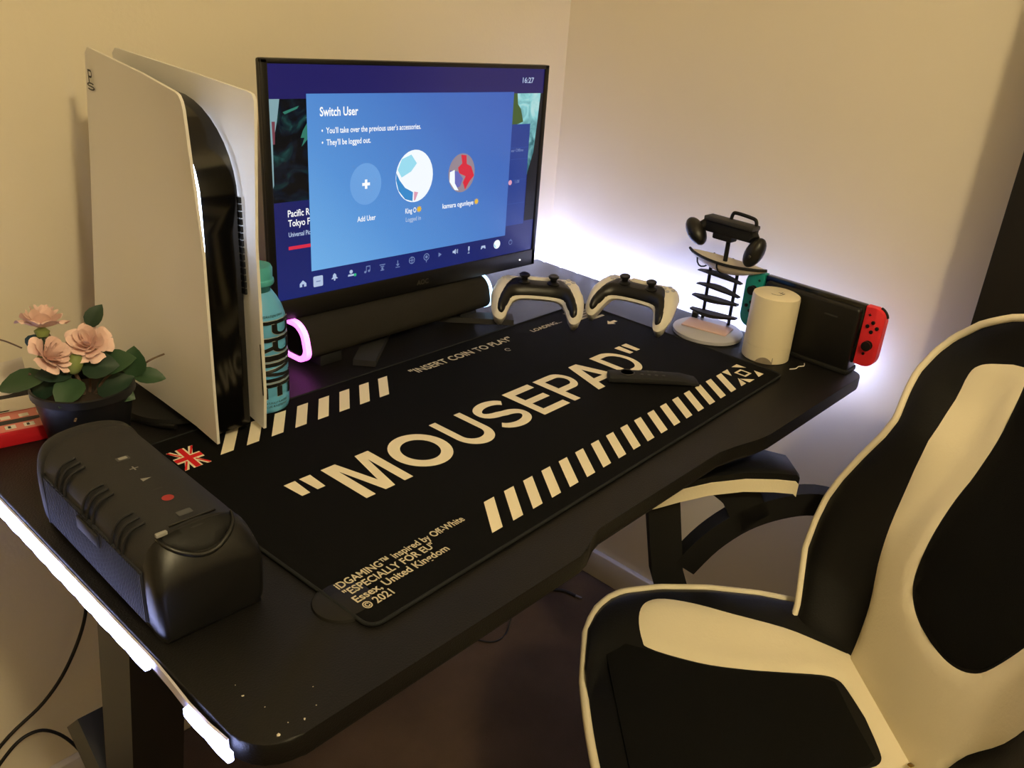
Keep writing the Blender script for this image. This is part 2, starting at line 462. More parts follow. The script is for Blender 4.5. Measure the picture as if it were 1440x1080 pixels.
# ------------------------------------------------------------------ LED strip round the desk edge
led = thing('led_strip', 'glowing white LED strip along the left desk edge, peeling off near its end', 'led strip', (0, 0, 0), group='led strips on the desk edges')
zl = DZ - 0.009
pathL = [(-0.1505, y, zl) for y in (0.735, 0.6, 0.45, 0.3, 0.2, 0.12, 0.10)] + [(-0.1515, 0.07, zl - 0.001), (-0.153, 0.04, zl - 0.002), (-0.153, 0.01, zl - 0.002), (-0.1515, -0.018, zl - 0.001)]
obj('tape', tube(pathL, 0.01, flat=(0.002, 0.011)), 'led_tape', led)
LEDL = loft([[(x, y, z) for x, z in ((-0.0035, -.0052 * k), (0.0, -.0062 * k), (.0015, -.004), (.0015, .004), (0, .0062 * k), (-.0035, .0052 * k))] for y, k in ((-0.0170, .75), (-0.010, .95), (0, 1.1), (.010, .95), (0.0170, .75))], sm=60)
for i in range(23):
    y = 0.73 - 0.0338 * i
    if y < 0.100 and y > 0.025: continue
    if y < -0.02: continue
    o = obj('led', LEDL, 'led_glow_side', led, (-0.1545 - (0.001 if y < 0.05 else 0), y, zl - (0.0015 if y < 0.05 else 0)))
    o.scale = (1, 1, 1.0 + 0.08 * math.sin(i * 2.1))
led2 = thing('led_strip', 'LED strip behind the far right desk edge flooding the wall corner with light', 'led strip', (0, 0, 0), group='led strips on the desk edges')
LEDM = box(-0.004, 0.004, -0.0055, 0.0055, -0.0055, 0.0055, 0.003, 2)
obj('tape', box(0.80, 1.026, 0.746, 0.7475, zl - 0.006, zl + 0.004), 'led_tape', led2)
obj('tape', box(1.033, 1.0345, -0.03, 0.742, zl - 0.006, zl + 0.004), 'led_tape', led2)
for i in range(5): obj('led', LEDM, 'led_glow', led2, (1.02 - i * 0.05, 0.751, zl))
for i in range(16): obj('led', LEDM, 'led_glow', led2, (1.038, -0.02 + i * 0.05, zl))

# ------------------------------------------------------------------ mouse pad
pad = thing('desk_mat', 'large black desk mat printed with the word MOUSEPAD and white stripes', 'desk mat', (0, 0, DZ + 0.0002), 0.038)
PW, PD, PT = 0.893, 0.446, 0.0038
obj('cloth', prism(rrect(0, PW, 0, PD, 0.014), 0, PT, 0.001), 'pad_cloth', pad)
rp = rrect(0.0012, PW - 0.0012, 0.0012, PD - 0.0012, 0.013)
obj('stitched_edge', tube([(x, y, PT - 0.0008) for x, y in rp], 0.0019, 8, closed=True), 'pad_stitch', pad)
zp = PT + 0.0004
STR = flat([[(0, 0), (0.0172, 0), (0.0172 + 0.0385, 0.050), (0.0385, 0.050)]])
for i in range(17): obj('printed_stripe', STR, 'print_white', pad, (0.191 + i * 0.035, 0.0265, zp))
for i in range(8): obj('printed_stripe', STR, 'print_white', pad, (0.0745 + i * 0.035, 0.369, zp))
obj('printed_stripe', flat([[(0, 0), (0.0172, 0), (0.026, 0.0205)]]), 'print_white', pad, (0.786, 0.0265, zp))
for ch, x0, x1 in (('"', .087, .123), ('M', .138, .209), ('O', .2195, .2995), ('U', .3125, .3715), ('S', .3825, .4475), ('E', .459, .518), ('P', .5295, .5915), ('A', .590, .668), ('D', .676, .738), ('"', .749, .785)):
    obj('printed_letter', glyph_mesh(ch, x0, x1, .1755, .2605), 'print_white', pad, (0, 0, zp))
def ptext(s, x0, x1, y, h, m='print_grey', bold=0.018): obj('printed_text', text_mesh(s, x0, x1, y, h, bold), m, pad, (0, 0, zp))
ptext('"INSERT COIN TO PLAY"', .412, .640, .398, .0165)
ptext('iDGAMING\u2122 inspired by Off-White', .0145, .188, .0655, .0105)
ptext('"ESPECIALLY FOR EU"', .0145, .131, .0515, .0105)
ptext('Essex, United Kingdom', .0145, .137, .0375, .0105)
ptext('\u00a9 2021', .0145, .049, .0235, .0105)
ptext('LOADING...', .694, .775, .400, .0105)
obj('printed_ring', flat([arc(.597, .374, .0055, .0055, 0, 300, 20) + arc(.597, .374, .004, .004, 300, 0, 20)]), 'print_grey', pad, (0, 0, zp))
# block of printed lines and arrow near the far right corner
obj('printed_bars', flat([rect(.795 + .004 * i, .855 + .004 * i, .385 + .009 * i, .3915 + .009 * i) for i in range(5)]), 'print_grey', pad, (0, 0, zp))
obj('printed_bars', flat([rect(.828, .872, .372, .379)]), 'print_grey', pad, (0, 0, zp))
obj('printed_arrow', flat([[(.838, .340), (.852, .331), (.852, .337), (.866, .337), (.866, .345), (.852, .345), (.852, .351)]]), 'print_white', pad, (0, 0, zp))
# union flag: red cross, white edging, diagonals
fx, fy, fw, fh = .026, .362, .033, .050
def fp(polys): return flat([[(fx + u * fw + v * 0.004, fy + v * fh) for u, v in p] for p in polys])
obj('printed_flag', fp([rect(0, 1, .36, .64), rect(.33, .67, 0, 1), [(0, 1), (.16, 1), (.40, .66), (.30, .56)], [(1, 1), (.84, 1), (.60, .66), (.70, .56)],
                        [(0, 0), (.16, 0), (.40, .34), (.30, .44)], [(1, 0), (.84, 0), (.60, .34), (.70, .44)]]), 'print_white', pad, (0, 0, zp))
obj('printed_flag', fp([rect(0, 1, .42, .58), rect(.40, .60, 0, 1)]), 'print_red', pad, (0, 0, zp + .0003))
obj('printed_flag', fp([[(0, .97), (.07, 1), (.36, .64), (.30, .62)], [(1, .97), (.93, 1), (.64, .64), (.70, .62)], [(0, .03), (.07, 0), (.36, .36), (.30, .38)], [(1, .03), (.93, 0), (.64, .36), (.70, .38)]]), 'print_red', pad, (0, 0, zp + .0003))
# corner mark: square ring inside four corner brackets
lx, ly, ls = .838, .051, .0265
mk = []
for sx in (-1, 1):
    for sy in (-1, 1):
        mk += [[(lx + sx * ls, ly + sy * ls), (lx + sx * ls, ly + sy * ls * .28), (lx + sx * ls * .66, ly + sy * ls * .62), (lx + sx * ls * .28, ly + sy * ls)]]
for a, b in ((0.42, 0.27),):
    mk += [rect(lx - ls * a, lx + ls * a, ly + ls * b, ly + ls * a), rect(lx - ls * a, lx + ls * a, ly - ls * a, ly - ls * b),
           rect(lx - ls * a, lx - ls * b, ly - ls * b, ly + ls * b), rect(lx + ls * b, lx + ls * a, ly - ls * b, ly + ls * b)]
obj('printed_mark', flat(mk), 'print_white', pad, (0, 0, zp))
TOP = DZ + PT + 0.0002

# ------------------------------------------------------------------ game console (tall, white side panels)
def prism_yz(poly, x0, x1, bev=0.0):
    me = prism(poly, x0, x1, bev)
    for v in me.vertices: v.co = Vector((v.co.z, v.co.x, v.co.y))
    me.update()
    bm = bmesh.new(); bm.from_mesh(me); bmesh.ops.recalc_face_normals(bm, faces=bm.faces); bm.to_mesh(me); bm.free()
    return me
con = thing('game_console', 'tall white game console with glossy black core standing beside the monitor', 'game console', (0.0975, 0.381, TOP), 0.022)
core = [(0.02, 0.012), (0.02, 0.265)] + [(0.128 - 0.108 * math.cos(math.radians(a)), 0.30 + 0.105 * math.sin(math.radians(a))) for a in range(0, 91, 9)] + [(0.25, 0.410), (0.255, 0.02)]
cm = prism_yz(core, -0.0285, 0.0285, 0.003)
for v in cm.vertices: v.co.x *= (0.80 + 0.10 * v.co.z / 0.43) * (1 - 0.42 * v.co.y / 0.26)
obj('core', cm, 'gloss_black', con)
panel = [(0.004, 0.008), (0.001, 0.06), (0.0, 0.25), (0.0, 0.405)] + [(0.001, 0.413), (0.005, 0.419), (0.012, 0.421)] + [(0.10, 0.428), (0.20, 0.434), (0.254, 0.437)] + \
        [(0.262, 0.43), (0.264, 0.3), (0.270, 0.1), (0.268, 0.045), (0.2, 0.035), (0.12, 0.026), (0.05, 0.016)]
PZ = [(0, .0325), (.04, .0345), (.1, .0350), (.2, .0340), (.26, .0340), (.30, .0350), (.34, .0368), (.38, .0395), (.41, .0425), (.44, .0455)]
def pside(s):
    def xx(y, z):
        q = y / 0.262; back_ = 0.056 - 0.036 * (z / 0.437) ** 0.9
        return interp(PZ, z) * (1 - q) + back_ * q - 0.003 * sstep(0, 0.06, y)
    top = lambda y, z, d: (s * (xx(y, z) + 0.0), y, z)
    bot = lambda y, z, d: (s * (xx(y, z) - 0.0035), y + 0.0004, z)
    return shell(panel, 0.022, top, bot, 60)
pl_ = obj('side_panel', pside(-1), 'white_plastic', con)
obj('logo', join([glyph_mesh('P', 0, 1, 0, 1, 0, lambda x, y, z: (-0.0228, 0.249 - 0.010 * x, 0.398 + 0.015 * y)),
                  glyph_mesh('S', 0, 1, 0, 1, 0, lambda x, y, z: (-0.0232, 0.253 - 0.018 * x, 0.389 + 0.009 * y))]), 'dark_grey', pl_)
pr_ = obj('side_panel', pside(1), 'white_plastic', con)
obj('disc_slot', box(0.0305, 0.0345, 0.0025, 0.0040, 0.055, 0.125, 0.0004), 'gloss_black', con)
def lb(s):
    if s < 0:
        pts = [(-0.0232, 0.0165, z) for z in (0.235, 0.255, 0.275, 0.295)] + [(-0.0230, y - 0.0035, z) for y, z in core[3:8]]
    else:
        pts = [(0.0268, 0.036, 0.25), (0.0268, 0.036, 0.27)] + [(0.0266, y + 0.017, z - 0.010) for y, z in core[2:10]]
    return tube(pts, 0.0013, 6)
mat('console_light', 'FFFFFF', 0.4, emit=(0.62, 0.74, 1.0), estr=24.0)
obj('light_bar', lb(-1), 'console_light', con); obj('light_bar', lb(1), 'console_light', con)
FIN = box(-0.0012, 0.0012, -0.004, 0.004, -0.0035, 0.0035)
for i in range(14): obj('vent_fin', FIN, 'satin_black', con, (0.0252, 0.021, 0.19 + i * 0.0085))
obj('stand', lathe([(0.0, 0.0), (0.068, 0.0), (0.07, 0.003), (0.069, 0.009), (0.04, 0.012), (0.0, 0.012)], 40), 'matte_black', con, (0, 0.15, 0))

# ------------------------------------------------------------------ drink bottle
bot = thing('drink_bottle', 'blue sports drink bottle with PRIME lettering between console and soundbar', 'bottle', (0.1700, 0.4590, TOP))
BR = 0.0352
prof = [(0.0, 0.0), (0.028, 0.0), (0.033, 0.003), (0.0345, 0.009), (0.0345, 0.024), (0.0335, 0.0265), (0.0345, 0.029)]
for z in (0.054, 0.079, 0.104): prof += [(0.0348, z - 0.004), (0.0335, z - 0.001), (0.0335, z + 0.001), (0.0348, z + 0.004)]
prof += [(0.0346, 0.125), (0.0335, 0.134), (0.0300, 0.146), (0.0245, 0.157), (0.0200, 0.164), (0.0182, 0.1665), (0.0, 0.1665)]
obj('body', lathe(prof, 48, 50), 'bottle_label', bot)
obj('neck', lathe([(0.017, 0.1655), (0.0175, 0.173), (0.0195, 0.1735), (0.0195, 0.1755), (0.017, 0.176)], 32), 'bottle_neck', bot)
obj('cap', lathe([(0.0, 0.176), (0.0215, 0.176), (0.0222, 0.178), (0.0218, 0.182), (0.0205, 0.1835), (0.0208, 0.196), (0.019, 0.2), (0.0, 0.2005)], 40), 'bottle_cap', bot)
def wrap(a0):
    def f(x, y, z):   # x: distance down the bottle, y: up of the letters -> angle
        rr = BR + z; a = a0 + y / BR
        return (rr * math.cos(a), rr * math.sin(a), 0.134 - x)
    return f
def dense(me, cuts=3):
    bm = bmesh.new(); bm.from_mesh(me); bmesh.ops.subdivide_edges(bm, edges=bm.edges[:], cuts=cuts, use_grid_fill=True); bm.to_mesh(me); bm.free(); return me
a0 = math.radians(-122)
xx = 0.0
for ch, wdt in (('P', .0235), ('R', .0245), ('I', .0105), ('M', .030), ('E', .0235)):
    for m, grow, zz in (('bottle_silver', 0.0011, 0.0003), ('bottle_ink', 0.0, 0.0007)):
        g = dense(glyph_mesh(ch, xx - grow, xx + wdt - .003 + grow, -grow, 0.049 + grow, zz))
        f = wrap(a0)
        for v in g.vertices: v.co = Vector(f(*v.co))
        g.update(); obj('lettering', g, m, bot)
    xx += wdt
def bt(s, x0, x1, y, h):
    g = text_mesh(s, x0, x1, y, h, 0.0, 0.0)
    return g
for s, zc, hh, r in (('HYDRATION DRINK', 0.138, 0.0035, 0.0328), ('NATURALLY FLAVORED', 0.0165, 0.0032, 0.0349), ('BLUE RASPBERRY', 0.0115, 0.0032, 0.0349)):
    g = text_mesh(s, 0, 0.034, 0, hh, 0.0)
    for v in g.vertices:
        a = a0 + 0.1 + v.co.x / r; rr = r + 0.0004
        v.co = Vector((rr * math.cos(a), rr * math.sin(a), zc + v.co.y))
    g.update(); obj('lettering', g, 'bottle_ink', bot)

# ------------------------------------------------------------------ monitor
mon = thing('monitor', 'wide black computer monitor showing a blue user switching menu', 'monitor', (0.245, 0.55, DZ))
MZ = 0.078
mon_in = (0.0105, 0.5465, 0.031, 0.3585)
obj('housing', box(0, 0.557, 0.001, 0.011, MZ, MZ + 0.365, 0.003), 'satin_black', mon)
obj('back_bulge', loft([[(.2785 + sx * a, y, MZ + .18 + sz * b) for sx, sz in ((-1, -1), (1, -1), (1, 1), (-1, 1))] for a, b, y in ((.235, .15, .010), (.20, .13, .034), (.17, .11, .042))], sm=20), 'satin_black', mon)
fr = []
x0, x1, z0, z1 = mon_in
for a in (box(0, 0.557, -0.002, 0.004, MZ, MZ + z0, 0.0015), box(0, 0.557, -0.002, 0.004, MZ + z1, MZ + 0.365, 0.0015),
          box(0, x0, -0.002, 0.004, MZ, MZ + 0.365, 0.0015), box(x1, 0.557, -0.002, 0.004, MZ, MZ + 0.365, 0.0015)): fr.append(a)
obj('bezel', join(fr), 'satin_black', mon)
scr = obj('screen', box(x0, x1, 0.0, 0.002, MZ + z0, MZ + z1), emat_grad('screen_navy', [(0.0, '1C2C7A'), (0.5, '1E2466'), (1.0, '231F62')], (0, 0, 2.4), 0.9), mon)
def up_(me, off):   # xy drawing -> screen plane (x, -y out, z)
    for v in me.vertices: v.co = Vector((v.co.x, -0.0003 - off, MZ + v.co.y))
    me.update(); return me
def scr_part(name, me, m, off): return obj(name, up_(me, off), m, scr)
emat_grad('pic_left', [(0.42, '06090F'), (0.52, '0A1524'), (0.6, '0E2B2E'), (0.68, '1C4A4A'), (0.78, '7FA6A8')], (0, 0, 0), 0.9, noise=(28, 1.0))
emat_grad('pic_right', [(0.30, '0A1420'), (0.5, '2F6F7A'), (0.62, '8FD6DA'), (0.75, 'E6F6F0')], (0, 0, 1.2), 0.9, noise=(30, 0.35))
emat('pic_tree', '4C6A38', 0.7)
scr_part('picture', flat([rect(0.0105, 0.069, 0.175, 0.314)]), 'pic_left', 0.0001)
emat('pic_pale', '8FB4BC', 0.8); emat('pic_rose', '8A4A58', 0.7); emat('pic_green', '3C8C78', 0.7)
scr_part('picture', flat([[(0.0105, .314), (.026, .314), (.021, .285), (.0135, .255), (.0125, .20), (.0105, .195)]]), 'pic_pale', 0.0002)
scr_part('picture', flat([[(0.013, .285), (.018, .285), (.0165, .255), (.0135, .255)]]), 'pic_rose', 0.0003)
scr_part('picture', flat([[(.069, .285), (.060, .272), (.056, .262), (.062, .262), (.057, .25), (.069, .262)], [(.030, .297), (.055, .305), (.052, .301), (.033, .294)]]), 'pic_green', 0.0003)
scr_part('picture', flat([rect(0.470, 0.5445, 0.176, 0.318)]), 'pic_right', 0.0001)
scr_part('picture', flat([[(.470, .318), (.481, .318), (.484, .300), (.492, .292), (.500, .270), (.470, .262)]]), 'pic_tree', 0.0002)
emat('pic_dark', '0A1020', 0.7)
scr_part('picture', flat([[(.540, .318), (.5465, .318), (.5465, .09), (.520, .09), (.520, .180), (.532, .215), (.536, .26)]]), 'pic_dark', 0.0002)
emat('side_blue', '27449A', 0.8); emat('line_blue', '3558AE', 0.8)
scr_part('side_menu', flat([rect(0.466, 0.5185, 0.085, 0.266)]), 'side_blue', 0.0003)
scr_part('side_menu', flat([rect(0.47, 0.517, z, z + 0.0008) for z in (0.125, 0.168, 0.205, 0.225)]), 'line_blue', 0.00045)
emat('ui_white', 'FFFFFF', 1.0); emat('ui_pale', 'B9CBEA', 0.9); emat('ui_dim', '7F93C8', 0.75); emat('ui_yellow', 'F2C23A', 0.9); emat('ui_red', 'E0304A', 0.9)
emat('ui_circle', '6FA5E4', 0.95); emat('ui_green', '38C088', 0.9)
emat('av_white', 'F4FAFF', 1.0); emat('av_blue', '3E8ED0', 0.95); emat('av_cyan', '9ADCF0', 1.0); emat('av_red', 'DC2C40', 0.95); emat('av_grey', '9C8C98', 0.9); emat('av_violet', '6C70C0', 0.9); emat('av_pink', 'E0A0B8', 0.95)
emat_grad('panel_blue', [(0.10, '74B4EE'), (0.30, '5C98DE'), (0.62, '4672C4'), (0.95, '3C5CB6')], (1.15, 0, 1.15), 0.92)
# gradient runs from the lower left to the upper right of the dialog: shift it to the dialog's corner
pm = MATS['panel_blue'].node_tree
mp = pm.nodes.new('ShaderNodeVectorMath'); mp.operation = 'SUBTRACT'; mp.inputs[1].default_value = (0.03, 0, MZ + 0.03)
tcn = [n for n in pm.nodes if n.type == 'TEX_COORD'][-1]; dn = [n for n in pm.nodes if n.type == 'VECT_MATH' and n.operation == 'DOT_PRODUCT'][0]
pm.links.new(tcn.outputs['Object'], mp.inputs[0]); pm.links.new(mp.outputs[0], dn.inputs[0])
scr_part('dialog_panel', flat([rect(0.0665, 0.472, 0.068, 0.3205)]), 'panel_blue', 0.0006)
def st(s, x0, x1, z, h, m='ui_white', bold=0.012, off=0.0010): scr_part('screen_text', text_mesh(s, x0, x1, z, h, bold), m, off)
st('Switch User', .087, .151, .2905, .0125, bold=.02)
st('\u2022  You\u2019ll take over the previous user\u2019s accessories.', .089, .268, .2665, .0085)
st('\u2022  They\u2019ll be logged out.', .089, .173, .2500, .0085)
st('Add User', .148, .182, .1325, .0085); st('King O', .240, .262, .1350, .0085); st('Logged in', .241, .272, .1215, .0072, 'ui_pale')
st('kamara ogunleye', .318, .388, .1345, .0085); st('16:27', .491, .519, .3355, .0092, 'ui_pale')
st('Pacific R', .0315, .0665, .1535, .0100, off=.0004); st('Tokyo F', .0315, .0665, .1395, .0100, off=.0004); st('Universal Pic', .0315, .0665, .1245, .0070, 'ui_pale', off=.0004)
st('ear Offline', .474, .505, .2185, .0055, 'ui_dim', off=.0006); st('1.08', .489, .500, .1625, .0055, 'ui_dim', off=.0006)
def stars(x, z): scr_part('screen_icon', flat([[(x + (.006 if i % 2 == 0 else .0035) * math.sin(i * PI / 8), z + (.006 if i % 2 == 0 else .0035) * math.cos(i * PI / 8)) for i in range(16)]]), 'ui_yellow', 0.0010)
stars(.268, .1395); stars(.395, .1390)
scr_part('screen_bar', flat([rect(.0305, .0665, .1055, .1105)]), 'ui_red', 0.0004)
scr_part('user_picture', flat([disc(.164, .189, .0285, .0315)]), 'ui_circle', 0.0010)
scr_part('screen_icon', flat([rect(.157, .171, .1868, .1912), rect(.1618, .1662, .182, .196)]), 'ui_white', 0.0014)
# generic portrait discs: plain colour fields only
def ell(cx, cz, r, pts): return [(cx + r * 0.93 * a, cz + r * b) for a, b in pts]
scr_part('user_picture', flat([disc(.2575, .1935, .0375, .0415)]), 'av_white', 0.0010)
scr_part('user_picture', flat([ell(.2575, .1935, .0405, [(-.98, .2), (-.8, -.1), (-.5, -.42), (-.08, -.62), (-.1, -.98), (-.5, -.86), (-.85, -.5), (-.98, -.1)])]), 'av_blue', 0.0013)
scr_part('user_picture', flat([ell(.2575, .1935, .0405, [(-.7, .7), (-.2, .85), (.1, .5), (-.2, .2), (-.7, .0), (-.9, .3)])]), 'av_cyan', 0.0013)
scr_part('user_picture', flat([ell(.2575, .1935, .0405, [(-.02, -.6), (.2, -.65), (.05, -.95), (-.03, -.96)])]), 'av_pink', 0.0013)
scr_part('user_picture', flat([disc(.3580, .1910, .0295, .0325)]), 'av_grey', 0.0010)
scr_part('user_picture', flat([ell(.358, .191, .032, [(-.1, .95), (.3, .9), (.35, .45), (.7, .3), (.95, -.2), (.6, -.5), (.3, -.9), (.1, -.5), (.3, -.2), (-.2, 0), (-.3, .3), (0, .5)])]), 'av_red', 0.0013)
scr_part('user_picture', flat([ell(.358, .191, .032, [(-.9, .2), (-.3, .1), (.1, -.3), (-.1, -.7), (-.5, -.8), (-.85, -.4)])]), 'av_violet', 0.0013)
scr_part('user_picture', flat([ell(.358, .191, .032, [(-.9, .1), (-.55, .2), (-.5, -.5), (-.2, -.9), (-.5, -.85), (-.9, -.4)])]), 'av_white', 0.0014)
# icon row along the bottom
def ico(polys, m='ui_pale', off=0.0006): scr_part('screen_icon', flat(polys), m, off)
iz = .0505
ico([[(.046, iz - .004), (.046, iz + .001), (.0515, iz + .006), (.057, iz + .001), (.057, iz - .004), (.053, iz - .004), (.053, iz), (.050, iz), (.050, iz - .004)]])
ico([rrect(.069, .0855, iz - .008, iz + .0085, .002)], 'ui_pale')
ico([rect(.0735, .081, iz - .0005, iz + .001)], 'ui_dim', .0009)
ico([[(.100, iz - .001), (.103, iz + .002), (.103, iz + .005), (.106, iz + .008), (.109, iz + .005), (.109, iz + .002), (.112, iz - .001)], disc(.106, iz - .0025, .0015)], 'ui_pale')
ico([disc(.136, iz + .005, .003), [(.130, iz - .002), (.131, iz + .001), (.141, iz + .001), (.142, iz - .002)]], 'ui_pale'); ico([disc(.143, iz - .001, .0025)], 'ui_green', .0009)
ico([disc(.1625, iz + .0, .002), disc(.1695, iz + .001, .002), rect(.164, .165, iz, iz + .009), rect(.171, .172, iz + .001, iz + .0095), rect(.164, .172, iz + .008, iz + .0095)], 'ui_dim')
ico([rect(.190, .201, iz + .006, iz + .0075), rect(.192, .199, iz + .003, iz + .0045), disc(.1955, iz + .0005, .002), rect(.192, .199, iz - .003, iz - .0015)], 'ui_dim')
ico([rect(.2255, .227, iz + .001, iz + .009), [(.2225, iz + .003), (.230, iz + .003), (.22625, iz - .001)], rect(.222, .2305, iz - .003, iz - .0018)], 'ui_dim')
def ring(cx, cz, r, t): return arc(cx, cz, r, r, 0, 350, 20) + arc(cx, cz, r - t, r - t, 350, 0, 20)
ico([ring(.2555, iz + .0045, .0062, .0014), rect(.2505, .2605, iz + .0038, iz + .0052), rect(.2548, .2562, iz - .001, iz + .010)], 'ui_dim')
ico([ring(.2865, iz + .0055, .0062, .0014), disc(.2865, iz + .0055, .0026), rect(.2858, .2872, iz - .004, iz)], 'ui_dim')
ico([[(.313, iz + .001), (.313, iz + .009), (.320, iz + .005)]], 'ui_dim')
ico([[(.345, iz + .003), (.348, iz + .003), (.352, iz), (.352, iz + .010), (.348, iz + .007), (.345, iz + .007)], rect(.3535, .3545, iz + .002, iz + .008), rect(.356, .357, iz + .001, iz + .009)], 'ui_pale')
ico([rrect(.3812, .3848, iz + .002, iz + .010, .0017), rect(.3826, .3834, iz - .003, iz + .002), rect(.3805, .3855, iz - .003, iz - .002)], 'ui_pale')
ico([[(.412, iz), (.4135, iz + .006), (.4225, iz + .006), (.424, iz), (.4215, iz), (.42, iz + .002), (.416, iz + .002), (.4145, iz)]], 'ui_pale')
ico([disc(.4525, iz + .0035, .0082)], 'av_white'); ico([[(.4455, iz + .005), (.449, iz + .001), (.451, iz - .004), (.447, iz - .001), (.4445, iz + .003)]], 'av_cyan', .0009)
ico([ring(.4875, iz + .0025, .0048, .0011), rect(.487, .488, iz + .004, iz + .009)], 'ui_dim')
ico([disc(.4765, .1645, .0045)], 'av_pink', .0006)
mat('power_led', 'FFFFFF', 0.4, emit=(1, 1, 1), estr=3.0)
obj('power_light', box(0.5135, 0.5165, -0.0028, -0.0018, MZ + 0.014, MZ + 0.016), 'power_led', mon)
g = text_mesh('AOC', .266, .291, .010, .0085, .02)
for v in g.vertices: v.co = Vector((v.co.x, -0.0024, MZ + v.co.y))
mat('bezel_mark', '4A4640', 0.5); obj('maker_mark', g, 'bezel_mark', mon)
obj('neck', tube([(.2785, .055, 0.012), (.2785, .06, .12), (.2785, .045, .2)], 0.02, flat=(.05, .02)), 'satin_black', mon)
for s in (-1, 1):
    obj('foot', tube([(.2785, .085, .0075), (.2785 + s * .165, -.062, .0062)], .01, flat=(.034, .010)), 'dark_grey', mon)

# ------------------------------------------------------------------ soundbar
sb = thing('soundbar', 'dark fabric soundbar with glowing end rings under the monitor', 'soundbar', (0.278, 0.513, DZ), math.radians(2.6))
SBS = rrect(0.0, 0.068, 0.016, 0.076, 0.022, 6)
SBS = [(y - 0.012 * (1 - (z - .016) / .06) * -1 * 0 + (0.010 * max(0, (z - .03) / .046) if y < .034 else 0), z) for y, z in SBS]
SL = 0.400
obj('body', loft([[(x, y, z) for y, z in SBS] for x in (0.006, SL - 0.006)]), 'soundbar_cloth', sb)
def sbring(x0, x1, grow):
    cy, cz = .034, .046
    o = [[(x, cy + (y - cy) * k, cz + (z - cz) * k) for y, z in SBS] for x, k in ((x0, 1.0), (x0, 1.03), (x1, 1.03), (x1, 1.0), (x1, grow), (x0, grow), (x0, 1.0))]
    return loft(o, cap=False)
mat('ring_pink', 'FFFFFF', 0.4, emit=(1.0, 0.14, 0.92), estr=2.6)
mat('ring_blue', 'FFFFFF', 0.4, emit=(0.45, 0.72, 1.0), estr=2.6)
obj('light_ring', sbring(-0.003, 0.006, 0.78), 'ring_pink', sb)
obj('light_ring', sbring(SL - 0.006, SL + 0.001, 0.8), 'ring_blue', sb)
for x0, x1 in ((-0.001, 0.004), (SL - 0.004, SL + 0.001)):
    obj('end_cap', loft([[(x, .034 + (y - .034) * .82, .046 + (z - .046) * .82) for y, z in SBS] for x in (x0, x1)]), 'gloss_black', sb)
for x in (0.05, SL - 0.05): obj('foot', box(x - .02, x + .02, .012, .056, 0.0, .018, .002), 'rubber', sb)

